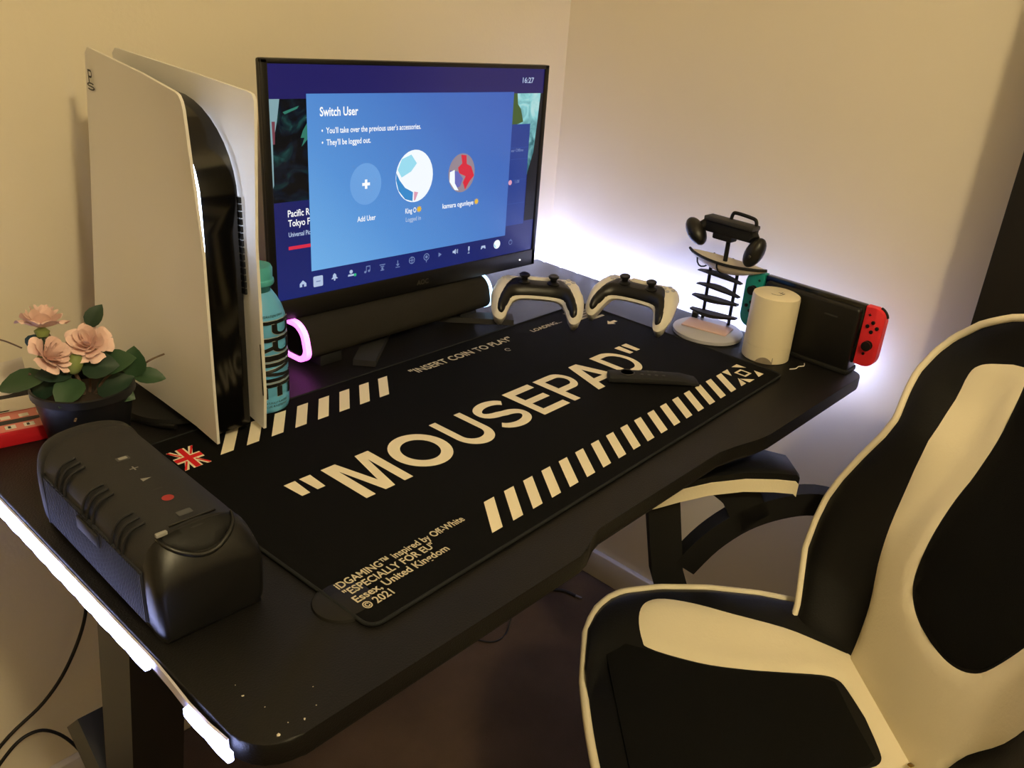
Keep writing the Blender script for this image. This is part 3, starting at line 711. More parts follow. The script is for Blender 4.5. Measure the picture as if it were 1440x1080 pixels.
# ------------------------------------------------------------------ controllers lying on the desk mat
def make_controller(label, x, y, rz, tilt, lift, sc=1.05):
    t = thing('game_controller', label, 'game controller', (x, y, 0), group='white game controllers')
    R = [(0, 38), (20, 39), (40, 41), (58, 40), (68, 34), (75, 20), (79, 0), (81, -25), (79, -48), (74, -60), (66, -66), (58, -65), (53, -57), (48, -42), (42, -29), (30, -23), (0, -21)]
    half = [(a / 1000, b / 1000) for a, b in R]
    poly = half + [(-a, b) for a, b in half[-2:0:-1]]
    poly = [(p.x, p.y) for p in smoothpts([(a, b, 0) for a, b in poly], 3, True)]
    MT = RZ(rz) @ RX(-tilt)
    def bend(px, pz): return 0.024 * max(0, (-pz - 0.012) / 0.054) ** 1.25
    def fr_(px, pz, d, off=0.0):
        h = 0.016 * math.sqrt(max(0, 1 - (1 - min(d / 0.016, 1)) ** 2))
        return (px, -h - off + bend(px, pz), pz)
    def bk(px, pz, d):
        r = 0.020; h = (0.011 + 0.016 * sstep(.034, .056, abs(px))) * math.sqrt(max(0, 1 - (1 - min(d / r, 1)) ** 2))
        return (px, h + bend(px, pz), pz)
    FM = T(0, 0, 0) @ MT @ SC(sc, sc, sc)
    ms = shell(poly, 0.006, fr_, bk, 70)
    ms.transform(FM); zmin = min(v.co.z for v in ms.vertices)
    t.location.z = lift - zmin + 0.0003
    obj('shell', ms, 'controller_white', t)
    _, _, dist = fill2d(poly, 0.05)
    def on(polyin, off, m, name, th=0.002, sp=0.005, par=t):
        f1 = lambda a, b, d: fr_(a, b, dist(a, b), off * min(1, d / 0.0015))
        f2 = lambda a, b, d: (lambda q: (q[0], q[1] + th, q[2]))(fr_(a, b, dist(a, b), 0))
        me = shell(polyin, sp, f1, f2, 60); me.transform(FM); return obj(name, me, m, par)
    Bh = [(0, 17), (16, 17), (24, 22), (36, 24), (45, 18), (52, 2), (60, -22), (67, -44), (68, -58), (62, -62.5), (58, -60), (54.5, -52), (50, -40), (44.5, -28), (31, -21.6), (0, -19.6)]
    Bh = [(a / 1000, b / 1000) for a, b in Bh]
    bp_ = smoothpts([(a, b, 0) for a, b in Bh + [(-a, b) for a, b in Bh[-2:0:-1]]], 2, True)
    on([(p.x, p.y) for p in bp_], 0.0022, 'satin_black', 'centre_plate')
    tp = [(-.026, .036), (.026, .036), (.0225, .019), (.014, .0155), (-.014, .0155), (-.0225, .019)]
    on(tp, 0.0030, 'controller_white', 'touchpad')
    for s in (-1, 1):
        stick = lathe([(.0105, 0), (.011, .003), (.006, .006), (.006, .011), (.0092, .013), (.0095, .016), (.0075, .0172), (.0, .0165)], 20)
        stick.transform(FM @ T(s * .0255, -.0165, .002) @ RX(PI / 2)); obj('thumbstick', stick, 'satin_black', t)
        tr = box(s * .055 - .014, s * .055 + .014, -.002, .022, .028, .0405, .005, 3); tr.transform(FM); obj('trigger', tr, 'satin_black', t)
    for k, (a, b) in enumerate(((0, 8.5), (0, -8.5), (8.5, 0), (-8.5, 0))):
        bt_ = lathe([(.004, 0), (.004, .0012), (.0, .0014)], 14); bt_.transform(FM @ T(.0535 + a / 1000, -.0158, .018 + b / 1000) @ RX(PI / 2)); obj('button', bt_, 'stand_base', t)
    dp = prism([(-.003, -.009), (.003, -.009), (.003, -.003), (.009, -.003), (.009, .003), (.003, .003), (.003, .009), (-.003, .009), (-.003, .003), (-.009, .003), (-.009, -.003), (-.003, -.003)], 0, .0014)
    dp.transform(FM @ T(-.0535, -.0158, .018) @ RX(PI / 2)); obj('direction_pad', dp, 'stand_base', t)
    ml = box(-.010, .010, -.0182, -.0172, -.0085, -.0065); ml.transform(FM); obj('mute_bar', ml, 'dark_grey', t)
    return t
make_controller('white game controller with black centre lying next to the soundbar end', 0.738, 0.476, math.radians(-47), math.radians(84), TOP)
make_controller('white game controller tilted on the mat corner next to the round accessory stand', 0.880, 0.352, math.radians(-74), math.radians(80), TOP)

# ------------------------------------------------------------------ accessory stand with shelves
sd = thing('accessory_stand', 'round-based black accessory stand with stacked thin shelves in front of the lit wall', 'stand', (0.958, 0.232, DZ))
obj('base', lathe([(0, 0), (.064, 0), (.067, .002), (.067, .008), (.064, .010), (0, .010)], 48), 'stand_base', sd)
obj('pole', tube([(.046, .042, .008), (.046, .042, .125)], .0035, 8), 'matte_black', sd)
obj('pole', tube([(.052, -.014, .008), (.052, -.014, .118)], .0035, 8), 'matte_black', sd)
obj('pole', tube([(.043, .012, .118), (.043, .012, .182)], .0045, 8), 'matte_black', sd)
def shelf(z, y0, y1, th, bow, tilt):
    n = 9; rings = []
    for i in range(n):
        u = i / (n - 1); y = y0 + (y1 - y0) * u; dd = 0.006 + 0.016 * math.sin(PI * min(1, max(0.02, u)))
        zz = z + bow * math.sin(PI * u) + tilt * (u - .5); t_ = th * (0.35 + 0.65 * math.sin(PI * min(.93, max(.07, u))))
        rings.append([(.046 - dd, y, zz - t_ / 2), (.046 + .004, y, zz - t_ / 2), (.046 + .004, y, zz + t_ / 2), (.046 - dd, y, zz + t_ / 2)])
    obj('shelf', loft(rings, sm=30), 'matte_black', sd)
shelf(.101, .066, -.030, .004, .006, -.003); shelf(.074, .064, -.030, .004, .007, -.003)
shelf(.054, .070, -.030, .007, .001, .006); shelf(.026, .070, -.032, .007, -.001, .008)
# white boat-shaped cradle with black rim
rings = []
for i in range(13):
    u = i / 12; y = .092 - .170 * u; wv = max(.0015, .030 * math.sin(PI * u) ** .6); hv = max(.001, .022 * math.sin(PI * u) ** .8); zc = .138 - .004 * math.sin(PI * u)
    rings.append([(.043 + wv * math.cos(a), y, zc + hv * min(0, math.sin(a))) for a in [2 * PI * k / 16 for k in range(16)]])
obj('cradle', loft(rings, sm=50), 'tray_white', sd)
rim = [(.043 - max(.0015, .031 * math.sin(PI * i / 12) ** .6), .092 - .170 * i / 12, .1395 - .004 * math.sin(PI * i / 12)) for i in range(13)]
obj('cradle_rim', tube(rim, .0028, 6), 'matte_black', sd)
for yy in (.055, .012):
    obj('strap', tube([(.043 + .0312 * math.cos(a), yy, .1345 + .0225 * math.sin(a)) for a in [PI + PI * k / 8 for k in range(9)]], .0016, 6), 'matte_black', sd)

gp = thing('controller_grip', 'black two-handled controller grip perched on top of the accessory stand', 'controller grip', (1.0, 0.244, DZ + 0.199), 0)
obj('body', box(-.014, .016, -.052, .047, -.016, .014, .004), 'matte_black', gp)
obj('rail', box(-.018, .012, -.055, .050, .006, .0145, .002), 'dark_grey', gp)
obj('lower_block', box(-.012, .012, -.012, .030, -.026, -.014, .003), 'matte_black', gp)
for s in (1, -1):
    bm = bmesh.new(); bmesh.ops.create_uvsphere(bm, u_segments=20, v_segments=12, radius=1); g = bpy.data.meshes.new('g'); bm.to_mesh(g); bm.free()
    g.transform((T(-.016, .063, -.020) @ RX(-.85) if s > 0 else T(-.012, -.064, -.030) @ RX(.35)) @ RY(.2) @ SC(.019, .017, .030)); g.polygons.foreach_set('use_smooth', [True] * len(g.polygons))
    obj('handle', g, 'satin_black', gp)
    bm = bmesh.new(); bmesh.ops.create_uvsphere(bm, u_segments=10, v_segments=8, radius=.003); g = bpy.data.meshes.new('g'); bm.to_mesh(g); bm.free(); g.transform(T(-.033, .066 * s if s > 0 else -.066, -.024 if s > 0 else -.034))
    obj('stud', g, 'dark_grey', gp)
    obj('arm', tube([(0, s * .045, 0), (-.006, s * .056, -.010)], .011, 10), 'matte_black', gp)
obj('top_loop', tube(smoothpts([(.004, .004, .012), (.004, .002, .024), (.004, -.006, .028), (.004, -.040, .026), (.004, -.048, .022), (.004, -.050, .012)], 4), .0035, 8), 'matte_black', gp)

pc = thing('pink_card', 'pale pink flat card resting on the round stand base', 'card', (0.962, 0.236, DZ + 0.0102), math.radians(-78))
obj('card', box(-.045, .045, -.024, .024, 0, .003, .001), 'pink_card', pc)
dc = thing('dark_cube', 'tiny dark cube on the stand base behind the pink card', 'cube', (0.992, 0.284, DZ + 0.0102), .3)
obj('body', box(-.006, .006, -.006, .006, 0, .011, .0015), 'matte_black', dc); obj('lid', box(-.0065, .0065, -.0065, .0065, .009, .012, .001), 'dark_grey', dc)

# ------------------------------------------------------------------ white canister
cn = thing('white_canister', 'white cylindrical canister standing in front of the handheld console dock', 'canister', (0.952, 0.103, DZ))
obj('body', lathe([(0, 0), (.0415, 0), (.043, .0015), (.043, .028), (.0425, .0285), (.043, .029), (.0425, .114), (.0415, .1185), (.038, .1205), (0, .1205)], 64, 40), 'canister_white', cn)
def cyl_patch(a0, a1, ztop, r, z0=0.0005):
    n = 14; V = []; F = []
    for i in range(n + 1):
        a = a0 + (a1 - a0) * i / n; zt = z0 + ztop * math.sin(PI * i / n) ** .7
        V += [(r * math.cos(a), r * math.sin(a), z0), (r * math.cos(a), r * math.sin(a), zt)]
    for i in range(n): F.append((2 * i, 2 * i + 2, 2 * i + 3, 2 * i + 1))
    return mesh('p', V, F)
obj('base_notch', cyl_patch(math.radians(183), math.radians(226), .012, .0434), 'canister_grey', cn)
obj('seam', box(-.0433, -.0424, -.0004, .0004, .0, .013), 'matte_black', cn, rot=(0, 0, math.radians(44)))
zt = .1208
obj('top_mark', join([flat([arc(-.002, .000, .012, .012, 150, 260, 10) + arc(-.002, 0, .0105, .0105, 260, 150, 10)], zt), flat([rect(.001, .012, -.006, -.0045), rect(.004, .0055, -.012, .000), rect(-.002, .008, -.0115, -.010)], zt)]), 'dark_grey', cn)

# ------------------------------------------------------------------ handheld console in its dock
hs = thing('handheld_console_dock', 'black docked handheld game console with red and teal side grips', 'handheld console', (1.003, 0.055, DZ))
obj('dock', box(-.012, .030, -.092, .094, .0, .124, .006, 3), 'satin_black', hs)
obj('dock_foot', box(-.014, .032, -.094, .096, .0, .010, .003), 'matte_black', hs)
obj('tablet', box(.000, .015, -.096, .100, .022, .131, .003), 'gloss_black', hs)
for sgn, m, nm in ((-1, 'joy_red', 'red_grip'), (1, 'joy_teal', 'teal_grip')):
    y0 = -.097 if sgn < 0 else .101; W = .037; zz0, zz1 = .024, .131
    pts = [(0, zz0)] + [(W - .020 + .020 * math.sin(math.radians(a)), zz0 + .020 - .020 * math.cos(math.radians(a))) for a in range(0, 91, 15)] + \
          [(W - .020 + .020 * math.cos(math.radians(a)), zz1 - .020 + .020 * math.sin(math.radians(a))) for a in range(0, 91, 15)] + [(0, zz1)]
    me = prism_yz([(y0 + sgn * a, b) for a, b in pts], -.002, .016, .0015)
    j = obj('side_grip', me, m, hs)
    cy = y0 + sgn * .0185
    STK = lathe([(.0085, 0), (.0085, .002), (.004, .003), (.004, .006), (.0082, .0075), (.0086, .010), (.0, .0105)], 20); STK.transform(RY(-PI / 2))
    BTN = lathe([(.0034, 0), (.0034, .0018), (.0, .0022)], 14); BTN.transform(RY(-PI / 2))
    zs, zb = (.064, .097) if sgn < 0 else (.097, .064)
    obj('thumbstick', STK, 'satin_black', j, (-.002, cy, zs))
    for a, b in ((0, 1), (0, -1), (1, 0), (-1, 0)): obj('button', BTN, 'satin_black', j, (-.002, cy + a * .0085, zb + b * .0085))
    small = lathe([(.0026, 0), (.0026, .0012), (.0, .0014)], 12); small.transform(RY(-PI / 2))
    obj('button', small, 'satin_black', j, (-.002, cy + .0045 * (1 if sgn < 0 else -1), zs - .017))
    obj('plus_mark', join([box(-.003, -.0019, cy + sgn * -.009 - .0026, cy + sgn * -.009 + .0026, .1165, .1180), box(-.003, -.0019, cy + sgn * -.009 - .0007, cy + sgn * -.009 + .0007, .1148, .1198)]), 'satin_black', j)
    obj('shoulder_button', tube([(.010, y0 + sgn * a, b) for a, b in pts[9:14]], .0032, 8), 'matte_black', j)
obj('dock_mark', box(-.0124, -.0118, -.055, -.030, .098, .101), 'dark_grey', hs)
wr = thing('thin_white_wire', 'short thin white wire lying at the foot of the canister', 'wire', (0, 0, DZ))
obj('wire', tube(smoothpts([(.930, .041, .0012), (.942, .035, .0012), (.955, .036, .0012), (.966, .031, .0012), (.978, .036, .0012)], 5), .0010, 6), 'box_white', wr)

# ------------------------------------------------------------------ remote control on the mat
rm = thing('remote_control', 'slim black remote control lying across the letters of the mat', 'remote control', (0.679, 0.161, TOP), math.atan2(-.102, .108))
secs = []
for x, wv, h in ((-.0755, .012, .008), (-.0745, .0165, .013), (-.05, .0175, .0150), (.0, .0175, .0150), (.045, .0175, .0135), (.070, .0165, .008), (.0745, .012, .004)):
    secs.append([(x, wv * math.cos(a), h * .5 + h * .5 * math.copysign(abs(math.sin(a)) ** .6, math.sin(a))) for a in [2 * PI * k / 20 for k in range(20)]])
obj('body', loft(secs, sm=40), 'rubber', rm)
obj('direction_ring', lathe([(.010, 0), (.0115, .0008), (.0125, 0)], 24), 'dark_grey', rm, (-.045, 0, .0150))
RB = lathe([(.0028, 0), (.0028, .0007), (.0, .0009)], 12)
for i in range(4):
    for s in (-1, 1): obj('button', RB, 'icon_grey' if i in (1,) else 'dark_grey', rm, (-.022 + i * .012, s * .007, .0148 - .0003 * i))

# ------------------------------------------------------------------ portable speaker
sp = thing('portable_speaker', 'chunky black portable speaker with ribbed grille on the desk corner', 'speaker', (-0.089, 0.226, DZ), math.radians(-1.0))
SEC = [(-.038, 0), (-.0445, .004), (-.0475, .014), (-.0485, .050), (-.0465, .072), (-.040, .087), (-.028, .095), (-.010, .0985), (.010, .0985), (.028, .095), (.040, .087), (.0465, .072), (.0485, .050), (.0475, .014), (.0445, .004), (.038, 0)]
SEC = [(p.x, p.y) for p in smoothpts([(a, b, 0) for a, b in SEC], 3, True)]
SEC = [(a, max(0, b)) for a, b in SEC]
def sec(y, k=1.0, kz=None): return [(a * k, y, .049 + (b - .049) * (kz or k)) for a, b in SEC]
def sec2(y, k, zt): return [(a * k, y, (.049 + (b - .049) * k if b < .049 else .049 + (b - .049) * (zt - .049) / .0495)) for a, b in SEC]
obj('body', loft([sec(-.096), sec(.125), sec(.131, .97), sec(.134, .90)], sm=50), 'speaker_body', sp)
obj('end_cap', loft([sec2(-.1225, .86, .060), sec2(-.1215, .93, .065), sec2(-.1195, .98, .071), sec2(-.114, 1.01, .081), sec2(-.107, 1.015, .090), sec2(-.100, 1.015, .0965), sec2(-.094, 1.005, .0992)], sm=50), 'speaker_cap', sp)
obj('end_cap', loft([sec(.120, 1.0), sec(.123, 1.025), sec(.134, 1.02), sec(.141, .97), sec(.145, .88)], sm=50), 'speaker_body', sp)
# ribbed grille on the left face: upright ribs
gr = obj('grille', box(-.0495, -.0455, -.094, .116, .012, .066, .001), 'speaker_grille', sp)
RIB = loft([[(-.0505, y * 1.0, z) for y, z in ((-.0011, 0), (.0, 0), (.0011, 0))] + [(-.048, y, z) for y, z in ((.0011, 0), (-.0011, 0))], [(-.0505, y, .052) for y in (-.0011, 0, .0011)] + [(-.048, y, .052) for y in (.0011, -.0011)]], sm=30)
for i in range(58): obj('rib', RIB, 'speaker_grille', gr, (0, -.0925 + i * .0036, .013))
obj('badge', box(-.0525, -.0495, -.012, .034, .048, .062, .0015), 'speaker_body', sp)
obj('grille_edge', box(-.0510, -.0470, .1155, .1185, .010, .068, .001), 'matte_black', sp)
# moulded notches along the upper left edge
for yc in (.084, .022, -.040):
    for k in range(3):
        y = yc - k * .011
        obj('notch', tube(smoothpts([(-.0490, y + .004, .066), (-.0462, y + .003, .078), (-.0405, y, .0895), (-.030, y - .004, .0955)], 3), .0013, 6), 'speaker_body', sp)
# top controls
def icon(polys, m, y, x=0.0, z=.0992): obj('button', flat([[(x + a, y + b) for a, b in p] for p in polys]), m, sp, (0, 0, z))
icon([rrect(-.006, .006, -.004, .004, .001)], 'icon_mid', .046); icon([rrect(-.004, .004, -.0025, .0025, .001)], 'icon_grey', .046, z=.0996)
icon([rect(-.004, .004, -.0007, .0007), rect(-.0007, .0007, -.004, .004)], 'icon_grey', .022)
icon([[(-.004, -.003), (.005, 0), (-.004, .003)]], 'icon_grey', -.003)
icon([rect(-.004, .004, -.0007, .0007)], 'dark_grey', -.026)
icon([disc(0, 0, .0052)], 'icon_red', -.046)
icon([rrect(-.0065, .0065, -.004, .004, .001)], 'icon_mid', -.077); 
# carry-handle hollow at the near end: its shade painted as a black patch, curved rim
CAPZ = [(-.1225, .060), (-.1215, .065), (-.1195, .071), (-.114, .081), (-.107, .090), (-.100, .0965), (-.094, .0992), (-.085, .0990)]
def capz(x, y): return interp(CAPZ, y) - .0042 * (x / .030) ** 4
obj('handle_hollow_shade', shell([(.031 * math.cos(math.radians(a)), -.0945 - .0205 * math.sin(math.radians(a))) for a in range(180, -1, -12)], .005,
    lambda x, y, d: (x, y, capz(x, y) + .0008), lambda x, y, d: (x, y, capz(x, y) - .004)), 'hollow_shade', sp)
obj('handle_rim', tube([(.0335 * math.cos(math.radians(a)), -.0945 - .0222 * math.sin(math.radians(a)), capz(.031 * math.cos(math.radians(a)), -.0945 - .0222 * math.sin(math.radians(a))) + .0006) for a in range(180, -1, -10)], [.0012 + .0016 * math.sin(math.radians(a)) for a in range(180, -1, -10)], 8), 'satin_black', sp)
obj('handle_slot', box(-.020, .022, -.0905, -.0885, .0980, .0996, .0004), 'gloss_black', sp)
obj('strap_tab', box(-.034, -.024, -.0965, -.0925, .0955, .0995, .001), 'icon_grey', sp)

# ------------------------------------------------------------------ red box
rb = thing('red_box', 'red and white printed cardboard box lying on the desk behind the plant', 'box', (-0.148, 0.553, DZ), math.radians(-9))
BL, BD, BH = .100, .095, .019
obj('carton', box(0, BL, 0, BD, 0, BH, .001), 'box_red', rb)
obj('printed_panel', flat([rect(.001, BL - .001, .001, .052)], BH + .0003), 'box_pink', rb)
obj('printed_panel', flat([rect(.001, BL - .001, .054, BD - .001)], BH + .0003), 'box_white', rb)
for i in range(5):
    obj('printed_block', flat([rect(.006 + i * .019, .017 + i * .019, .006, .016)], BH + .0006), 'box_white', rb)
    obj('printed_block', flat([rect(.006 + i * .019, .016 + i * .019, .034, .043)], BH + .0006), 'box_white', rb)
    obj('printed_block', flat([rect(.009 + i * .019, .012 + i * .019, .008, .014)], BH + .0009), 'dark_grey', rb)
obj('printed_band', flat([[(.002, .020), (.07, .020), (.088, .024), (.088, .030), (.07, .031), (.002, .031)]], BH + .0006), 'dark_grey', rb)
obj('printed_band', flat([[(.0, .056), (.055, .056), (.058, .059), (.0, .060)]], BH + .0006), 'matte_black', rb)
wp = thing('white_sheet', 'curled pale paper sheet standing behind the red box', 'paper', (-0.146, 0.69, DZ))
vv = [(.0 + .03 * i, .02 + .012 * math.sin(i * .9), z) for z in (0, .045 ) for i in range(8)]
V = []
for z, dy in ((0.0, 0.0), (.030, .008), (.052, .012)):
    for i in range(9): V.append((.015 * i, .01 + .012 * math.sin(i * .8) + dy, z - (.014 * (i / 8) if z > .01 else 0)))
Fq = [(r * 9 + i, r * 9 + i + 1, (r + 1) * 9 + i + 1, (r + 1) * 9 + i) for r in range(2) for i in range(8)]
n = len(V); V2 = V + [(a, b + .0006, c) for a, b, c in V]; F2 = Fq + [tuple(k + n for k in f[::-1]) for f in Fq]
obj('sheet', mesh('sheet', V2, F2, True), 'box_white', wp)

# ------------------------------------------------------------------ potted roses
pt = thing('potted_rose', 'pale pink artificial roses in a black pot beside the console', 'plant', (-0.030, 0.508, DZ))
obj('pot', lathe([(0, 0), (.040, 0), (.042, .002), (.052, .066), (.055, .067), (.055, .076), (.0525, .077), (.0515, .066), (.050, .058), (0, .058)], 40, 40), 'pot_black', pt)
obj('soil', lathe([(0, .0585), (.0495, .0585), (.0495, .060), (.03, .064), (0, .066)], 28), 'soil', pt)
def stemp(pts, r=.0016): obj('stem', tube(smoothpts(pts, 5), r, 6), 'stem_brown', pt)
def leaf(p, d, up, L, W, m='leaf_green'):
    """leaf: base point p, direction d, normal up"""
    d = Vector(d).normalized(); s = d.cross(Vector(up)).normalized(); n_ = s.cross(d)
    pol = [(0, 0), (.12, .30), (.3, .46), (.5, .5), (.7, .42), (.88, .22), (1, 0), (.88, -.22), (.7, -.42), (.5, -.5), (.3, -.46), (.12, -.30)]
    def f(off):
        def g(x, y, dd):
            q = Vector(p) + d * (x * L) + s * (y * W) + n_ * (abs(y) * W * .35 - x * x * L * .18 + off); return tuple(q)
        return g
    obj('leaf', shell(pol, .17, f(0.0), f(-.0006), 60), m, pt)
def rose(c, r, tilt, az):
    rd = random.Random(int(c[0] * 1e4) + 5); f = None; ms = []
    for ring_, (nn, rad, open_, h) in enumerate(((3, .24, .0, 1.0), (4, .42, .15, .98), (5, .60, .30, .92), (6, .80, .5, .82), (7, 1.0, .8, .62))):
        for k in range(nn):
            a = 2 * PI * k / nn + ring_ * .6 + rd.uniform(-.2, .2); V = []; F = []
            for i in range(5):
                u = i / 4
                for j in range(7):
                    v_ = (j / 6 - .5) * 2; wv = (.35 + .65 * math.sin(PI * min(1, .15 + .6 * u))) * (1.0 / nn * 4.2)
                    aa = a + v_ * wv * .75; rr = rad * (u ** .6) * (1 - .08 * v_ * v_) + .05 * math.sin(3 * v_ + k)*u; zz = h * u * (1 - .25 * v_ * v_) - open_ * .35 * u ** 3 - .25
                    V.append((r * rr * math.cos(aa), r * rr * math.sin(aa), r * zz))
            for i in range(4):
                for j in range(6): F.append((i * 7 + j, i * 7 + j + 1, (i + 1) * 7 + j + 1, (i + 1) * 7 + j))
            ms.append(mesh('pet', V, F, True))
    fl = obj('flower', join(ms[:3]), 'petal_pink', pt, c, (tilt, 0, az))
    for m_ in ms[3:]: obj('petal', m_, 'petal_pink', fl)
    obj('calyx', lathe([(.001, -.7 * r), (.22 * r, -.6 * r), (.3 * r, -.35 * r), (.12 * r, -.2 * r)], 12), 'bud_green', fl)
LX = Vector((-.59, .81, 0))   # towards the left of the view
rose((-.030, .006, .1585), .027, .35, 2.5)
rose((-.033, -.012, .1255), .026, .9, 2.2 - PI * .5)
rose((.008, -.014, .130), .0265, .75, -.4)
bm = bmesh.new(); bmesh.ops.create_uvsphere(bm, u_segments=14, v_segments=10, radius=1); g = bpy.data.meshes.new('g'); bm.to_mesh(g); bm.free(); g.transform(T(-.012, -.020, .112) @ RY(.3) @ SC(.0085, .0085, .013)); g.polygons.foreach_set('use_smooth', [True] * len(g.polygons))
obj('bud', g, 'bud_green', pt)
b0 = (-.002, -.006, .060)
stemp([b0, (-.008, -.010, .09), (-.020, 0, .125), (-.028, .004, .148)], .002)
stemp([(-.006, -.004, .06), (-.014, -.012, .085), (-.024, -.010, .110)]); stemp([(.004, -.004, .06), (.006, -.010, .09), (.006, -.012, .118)])
stemp([(.006, -.008, .06), (.018, -.024, .088), (.036, -.030, .098)]); stemp([(.004, -.010, .062), (.022, -.022, .072), (.046, -.028, .086), (.060, -.040, .103), (.078, -.045, .110)], .0012)
stemp([(-.006, 0, .06), (-.026, .006, .084), (-.050, .012, .098)]); stemp([(-.050, .018, .128), (-.066, .034, .137), (-.082, .040, .136)], .0009); stemp([(-.004, -.012, .062), (-.020, -.034, .060), (-.030, -.044, .052)], .0014)
for p, d, u_, L, W, m in (
    ((-.036, -.004, .096), (-.75, .55, -.18), (-.3, -.5, .8), .058, .030, 'leaf_green'), ((-.026, .0, .092), (-.6, .1, -.5), (-.3, -.6, .7), .036, .026, 'leaf_dark'),
    ((-.010, -.016, .090), (-.5, -.4, -.2), (-.3, -.6, .8), .042, .032, 'leaf_green'), ((-.012, -.012, .098), (-.75, .1, .12), (-.2, -.7, .7), .038, .024, 'leaf_dark'),
    ((.012, -.014, .098), (.55, -.6, .35), (-.4, -.6, .7), .046, .032, 'leaf_green'), ((-.004, -.014, .104), (.5, -.5, .1), (-.5, -.6, .6), .040, .034, 'leaf_dark'),
    ((.046, -.034, .084), (.0, -.02, 1), (-.6, -.7, .1), .038, .030, 'leaf_green'), ((.046, -.028, .084), (.7, -.7, .02), (-.35, -.55, .75), .036, .022, 'leaf_green'),
    ((.020, -.026, .072), (.5, -.6, -.25), (-.4, -.6, .7), .028, .022, 'leaf_green'), ((.014, -.004, .146), (.3, -.1, .6), (-.6, -.6, .3), .030, .020, 'leaf_dark'),
    ((-.034, -.002, .146), (-.4, .3, -.7), (-.6, -.7, .2), .026, .024, 'leaf_dark'), ((.008, -.018, .066), (.6, -.4, .45), (-.5, -.6, .6), .044, .030, 'leaf_dark')):
    leaf(p, d, u_, L, W, m)

# ------------------------------------------------------------------ gaming chair
PHI = math.radians(137); TAU = math.radians(18); SZ = 0.47
ch = thing('gaming_chair', 'black and cream leather gaming chair pulled up to the desk front', 'chair', (0.579, -0.347, 0), PHI - PI / 2)
# local frame: +y forward, +x sitter's right, z up (world heights)
SW = [(-.03, .205), (.0, .215), (.04, .232), (.10, .252), (.18, .266), (.26, .268), (.32, .258), (.345, .244), (.366, .224), (.384, .192), (.394, .155), (.399, .11)]
def seat_z(x, y):
    w_ = interp(SW, y); p = min(1, abs(x) / w_)
    return SZ - .004 + .020 * sstep(.45, .85, p) - .012 * sstep(.9, 1.0, p) - .016 * sstep(.33, .43, y) + .004 * (1 - p * p)
NX = 44; ys = [-.03 + .429 * i / 30 for i in range(31)]
V, F = [], []
for y in ys:
    w_ = interp(SW, y)
    for j in range(NX + 1):
        x = w_ * (-1 + 2 * j / NX); V.append((x, y, seat_z(x, y)))
nt_ = len(V)
for (x, y, z) in V[:nt_]: V.append((x * .97, y - .004, SZ - .085 + .0 * z))
def gi(i, j, o=0): return o + i * (NX + 1) + j
for i in range(30):
    for j in range(NX):
        F.append((gi(i, j), gi(i, j + 1), gi(i + 1, j + 1), gi(i + 1, j))); F.append((gi(i, j, nt_), gi(i + 1, j, nt_), gi(i + 1, j + 1, nt_), gi(i, j + 1, nt_)))
    F.append((gi(i, 0), gi(i + 1, 0), gi(i + 1, 0, nt_), gi(i, 0, nt_))); F.append((gi(i, NX), gi(i, NX, nt_), gi(i + 1, NX, nt_), gi(i + 1, NX)))
for j in range(NX):
    F.append((gi(0, j), gi(0, j, nt_), gi(0, j + 1, nt_), gi(0, j + 1))); F.append((gi(30, j), gi(30, j + 1), gi(30, j + 1, nt_), gi(30, j, nt_)))
seat = obj('seat', mesh('seat', V, F, 60), 'black_leather', ch)
def rnd(poly, k=3):
    q = smoothpts([(a, b, 0) for a, b in poly], k, True); return [(v.x, v.y) for v in q]
def on_seat(poly, m, name, off=.0035, sp_=.02):
    f1 = lambda x, y, d: (x, y, seat_z(x, y) + off * min(1, .15 + d / .008)); f2 = lambda x, y, d: (x, y, seat_z(x, y) - .004)
    return obj(name, shell(poly, sp_, f1, f2, 60), m, seat)
cpoly = [(.119, -.004), (.119, .006), (.140, .040), (.167, .089), (.193, .16), (.214, .215), (.226, .262), (.221, .288), (.205, .303), (.180, .310), (.150, .309), (.139, .303), (.120, .262), (.104, .219), (.093, .165), (.087, .117), (.080, .06), (.070, .040), (.050, .034), (.0, .030)]
cpoly = [cpoly[0]] + [(v.x, v.y) for v in smoothpts([(a, b, 0) for a, b in cpoly[1:]], 3)]
on_seat(cpoly + [(-a, b) for a, b in cpoly[-2::-1]], 'cream_leather', 'cream_panel', sp_=.014)
on_seat([(a, b) for a, b in [(-.066, .046), (.066, .046), (.076, .062), (.084, .117), (.090, .165), (.101, .219), (.117, .262), (.137, .308), (.145, .335), (.130, .365), (-.130, .365), (-.145, .335), (-.137, .308), (-.117, .262), (-.101, .219), (-.090, .165), (-.084, .117), (-.076, .062)]], 'black_mesh', 'centre_panel', .0012)
ppts = [(interp(SW, y) + .001, y, seat_z(interp(SW, y), y) + .001) for y in [0.0 + .399 * i / 36 for i in range(37)]]
fro = [(.11 - .22 * i / 10, .401 + .004 * math.sin(PI * i / 10), seat_z(.0, .402)) for i in range(1, 10)]
ppts = ppts + fro + [(-a, b, c) for a, b, c in ppts[::-1]]
obj('piping', tube(ppts, .0058, 8), 'cream_leather', seat)
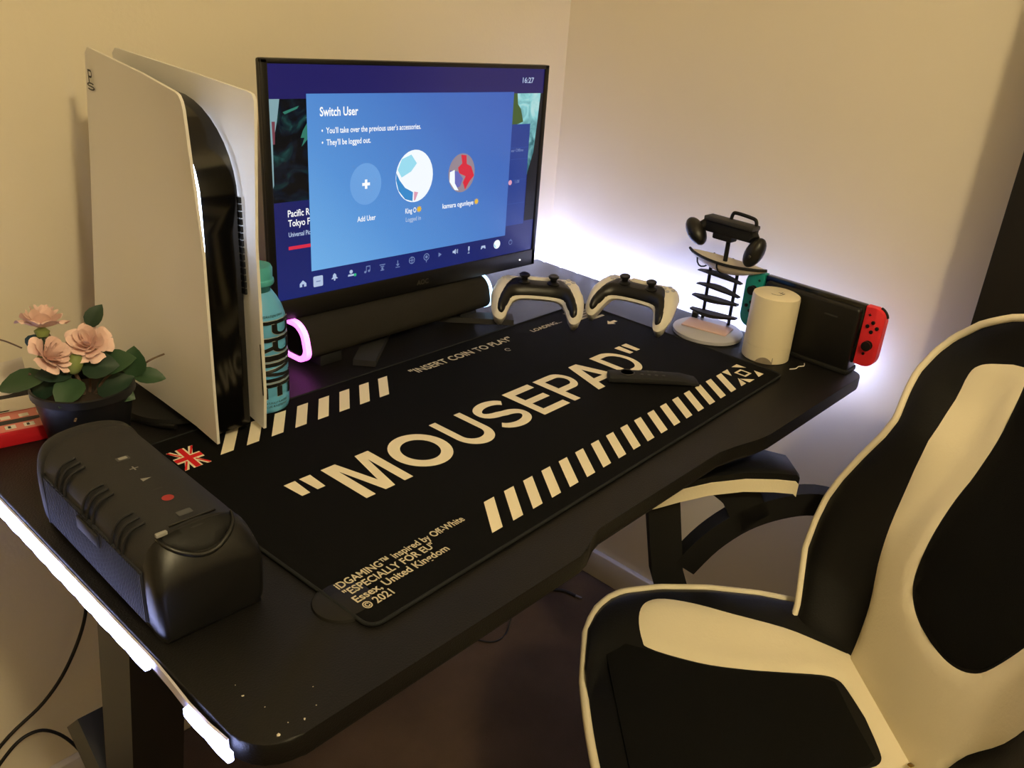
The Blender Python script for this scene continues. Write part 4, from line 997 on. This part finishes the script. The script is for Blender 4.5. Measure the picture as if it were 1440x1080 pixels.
# backrest
CT, ST = math.cos(TAU), math.sin(TAU)
BW = [(-.05, .17), (.01, .20), (.075, .257), (.12, .272), (.159, .278), (.20, .273), (.252, .258), (.30, .241), (.331, .236), (.37, .248), (.403, .258), (.44, .257), (.468, .247), (.50, .220), (.53, .182), (.555, .132), (.57, .08)]
def back_pt(x, u, off=0.0):
    w_ = interp(BW, u); p = min(1.0, abs(x) / w_)
    f = .062 * sstep(.55, .97, p) * (1 - .35 * sstep(.36, .5, u)) + .012 * math.sin(PI * min(1, max(0, (u + .02) / .34))) * (1 - p * p) - .014 * sstep(.97, 1.0, p) * 0 + off
    f -= .018 * sstep(.50, .57, u)
    return (x, f * CT - u * ST, SZ + u * CT + f * ST)
NU = 64; us = [-.05 + .62 * i / NU for i in range(NU + 1)]
V, F = [], []
for u in us:
    w_ = interp(BW, u)
    for j in range(NX + 1):
        V.append(back_pt(w_ * (-1 + 2 * j / NX), u))
nt_ = len(V)
for u in us:
    w_ = interp(BW, u)
    for j in range(NX + 1):
        q = -1 + 2 * j / NX; f = -.075 + .05 * abs(q) ** 4
        V.append((w_ * .97 * q, f * CT - u * ST, SZ + u * CT + f * ST))
for i in range(NU):
    for j in range(NX):
        F.append((gi(i, j), gi(i, j + 1), gi(i + 1, j + 1), gi(i + 1, j))); F.append((gi(i, j, nt_), gi(i + 1, j, nt_), gi(i + 1, j + 1, nt_), gi(i, j + 1, nt_)))
    F.append((gi(i, 0), gi(i + 1, 0), gi(i + 1, 0, nt_), gi(i, 0, nt_))); F.append((gi(i, NX), gi(i, NX, nt_), gi(i + 1, NX, nt_), gi(i + 1, NX)))
for j in range(NX):
    F.append((gi(0, j), gi(0, j, nt_), gi(0, j + 1, nt_), gi(0, j + 1))); F.append((gi(NU, j), gi(NU, j + 1), gi(NU, j + 1, nt_), gi(NU, j, nt_)))
back = obj('backrest', mesh('back', V, F, 60), 'black_leather', ch)
def on_back(poly, m, name, off=.0045, sp_=.02):
    f1 = lambda x, u, d: back_pt(x, u, off * min(1, .15 + d / .008)); f2 = lambda x, u, d: back_pt(x, u, -.004)
    return obj(name, shell(poly, sp_, f1, f2, 60), m, back)
inner = [(.0, .131), (.03, .133), (.055, .140), (.075, .152), (.090, .170), (.103, .205), (.111, .24), (.116, .287), (.115, .335), (.116, .384), (.124, .43), (.134, .470), (.140, .484)]
outer = [(.112, -.004), (.120, .035), (.134, .081), (.163, .133), (.179, .19), (.184, .26), (.185, .331), (.194, .398), (.200, .436), (.196, .452), (.184, .464), (.160, .478)]
sm_ = lambda q: [(v.x, v.y) for v in smoothpts([(a, b, 0) for a, b in q], 3)]
poly = sm_(outer) + sm_(inner[::-1])
on_back(poly + [(-a, b) for a, b in poly[-2::-1]], 'cream_leather', 'cream_panel', sp_=.012)
cpan = [(a - .003, b + .003) if a > .0 else (a, b + .003) for a, b in inner] + [(.140, .50), (.11, .535), (0, .545)]
cpan = sm_(cpan)
on_back(cpan + [(-a, b) for a, b in cpan[-2:0:-1]], 'black_mesh', 'centre_panel', .0065)
pp = [back_pt(interp(BW, u), u, .002) for u in us[3:]]
tops = [back_pt(.08 - .16 * i / 8, .571, .0) for i in range(1, 8)]
obj('piping', tube(pp + tops + [(-a, b, c) for a, b, c in pp[::-1]], .0055, 8), 'cream_leather', back)
# armrests
def arm(s):
    xs = .30
    top = [(.292, .612), (.275, .622), (.24, .640), (.195, .653), (.14, .661), (.09, .661), (.055, .655), (.048, .648)]
    rings = []
    for y, z in top:
        k = sstep(.30, .255, y) * .5 + .5; k *= (sstep(.04, .075, y) * .25 + .75)
        rings.append((y, z, .037 * k))
    def pad_ring(y, z, w_, z0, z1): return [(s * (xs + .038) + a * w_ / .037 * .037, y, z + b) for a, b in ((-w_, z0), (w_, z0), (w_ * 1.0, (z0 + z1) / 2), (w_ * .9, z1 - .002), (w_ * .5, z1), (-w_ * .5, z1), (-w_ * .9, z1 - .002), (-w_, (z0 + z1) / 2))] if False else \
        [(s * (xs + .038) + a, y, z + b) for a, b in ((-w_, z0), (w_, z0), (w_, z1 - .004), (w_ * .8, z1), (-w_ * .8, z1), (-w_, z1 - .004))]
    ap = obj('arm_pad', loft([pad_ring(y, z, w_, -.003, .012) for y, z, w_ in rings], sm=50), 'black_leather', ch)
    obj('cream_trim', loft([pad_ring(y, z, w_ + .001, -.026, .0005) for y, z, w_ in rings], sm=50), 'cream_leather', ap)
    xc = s * (xs + .038)
    obj('arm_post', tube([(xc, .258, .60), (xc, .232, .46), (xc * .93, .205, .385)], .02, flat=(.03, .052)), 'matte_black', ch)
    obj('arm_rail', tube(smoothpts([(xc, .205, .470), (xc, .168, .522), (xc, .118, .565), (xc, .06, .590), (xc, .0, .598), (xc * .95, -.055, .592)], 4), .02, flat=(.030, .042)), 'matte_black', ch)
    obj('arm_support', tube(smoothpts([(xc, .165, .640), (xc, .135, .615), (xc, .115, .58), (xc, .10, .56)], 3), .02, flat=(.03, .06)), 'matte_black', ch)
arm(1); arm(-1)
# base
obj('seat_plate', box(-.11, .11, .06, .32, SZ - .115, SZ - .083, .005), 'matte_black', ch)
obj('gas_lift', lathe([(.026, FZ + .09), (.026, .20), (.016, .20), (.016, SZ - .11)], 24), 'matte_black', ch, (0, .18, 0))
for k in range(5):
    a = 2 * PI * k / 5 + .3; c_, s_ = math.cos(a), math.sin(a)
    obj('base_leg', tube([(0.02 * c_, .18 + .02 * s_, FZ + .105), (.27 * c_, .18 + .27 * s_, FZ + .068)], .02, flat=(.045, .03)), 'matte_black', ch)
    cw = obj('caster', join([xf(lathe([(.0, -.010), (.024, -.010), (.026, -.006), (.026, .006), (.024, .010), (0, .010)], 20), T(.27 * c_, .18 + .27 * s_, FZ + .0262) @ RZ(a) @ T(0, o_, 0) @ RX(PI / 2)) for o_ in (-.013, .013)]), 'satin_black', ch)
obj('zip_pull', box(.0, .006, .0, .012, 0, .003, .001), 'brass', ch, (-.088, .006, SZ + .008), (.5, 0, .6))

# ------------------------------------------------------------------ cables
def cable(name, label, pts, r=.0028):
    o = thing(name, label, 'cable', (0, 0, 0)); obj('cord', tube(smoothpts(pts, 6), r, 8), 'cable_black', o); return o
cable('power_cable', 'black power cable hanging from the desk against the left wall', [(.02, .735, .60), (.012, .735, .42), (.003, .735, .324), (-.032, .735, .244), (-.076, .735, .191), (-.142, .735, .149), (-.22, .735, .06), (-.30, .72, FZ + .004)])
cable('power_cable', 'black cable arching up from the floor against the wall below the desk', [(-.26, .73, FZ + .004), (-.18, .738, .07), (-.137, .738, .123), (-.105, .738, .140), (-.075, .738, .125), (-.045, .735, .07), (-.01, .72, FZ + .004)])
cable('thin_cable', 'thin dark cable dangling below the desk front', [(.775, .50, DZ - .03), (.80, .51, .3), (.81, .535, .03), (.78, .52, FZ + .004), (.73, .515, FZ + .004), (.70, .56, FZ + .004)], .0022)
cable('plug_cable', 'dark cable with a metal jack lying by the skirting board', [(.80, .62, FZ + .005), (.90, .59, FZ + .005), (.975, .535, FZ + .005), (.988, .488, FZ + .006)], .004)
pj_ = bpy.data.objects['plug_cable']; obj('jack', lathe([(0, 0), (.003, 0), (.003, .016), (.0, .018)], 12), 'screw_metal', pj_, (.988, .488, FZ + .007), (PI / 2, 0, .2))
cable('console_cable', 'black cable running behind the console on the desk', [(.015, .54, DZ + .004), (.030, .515, DZ + .004), (.040, .49, DZ + .004), (.052, .463, DZ + .004 + .004)], .0032)

# ------------------------------------------------------------------ crumbs on the near corner
for k, (x, y) in enumerate(((-.12, .025), (-.122, .010), (-.076, -.021), (-.116, -.013), (-.101, -.046), (-.112, -.040), (-.086, -.040), (-.124, -.046))):
    bm = bmesh.new(); bmesh.ops.create_icosphere(bm, subdivisions=1, radius=.0007 + .0005 * (k % 3 == 1) + .0006 * (k == 7)); g = bpy.data.meshes.new('g')
    for v in bm.verts: v.co *= random.uniform(.6, 1.2); v.co.z *= .6
    bm.to_mesh(g); bm.free()
    tag(obj('crumb', g, 'crumb', None, (x, y, DZ + .0006)), 'tiny pale crumb on the near left corner of the desk', 'crumb', 'crumbs on the desk corner')
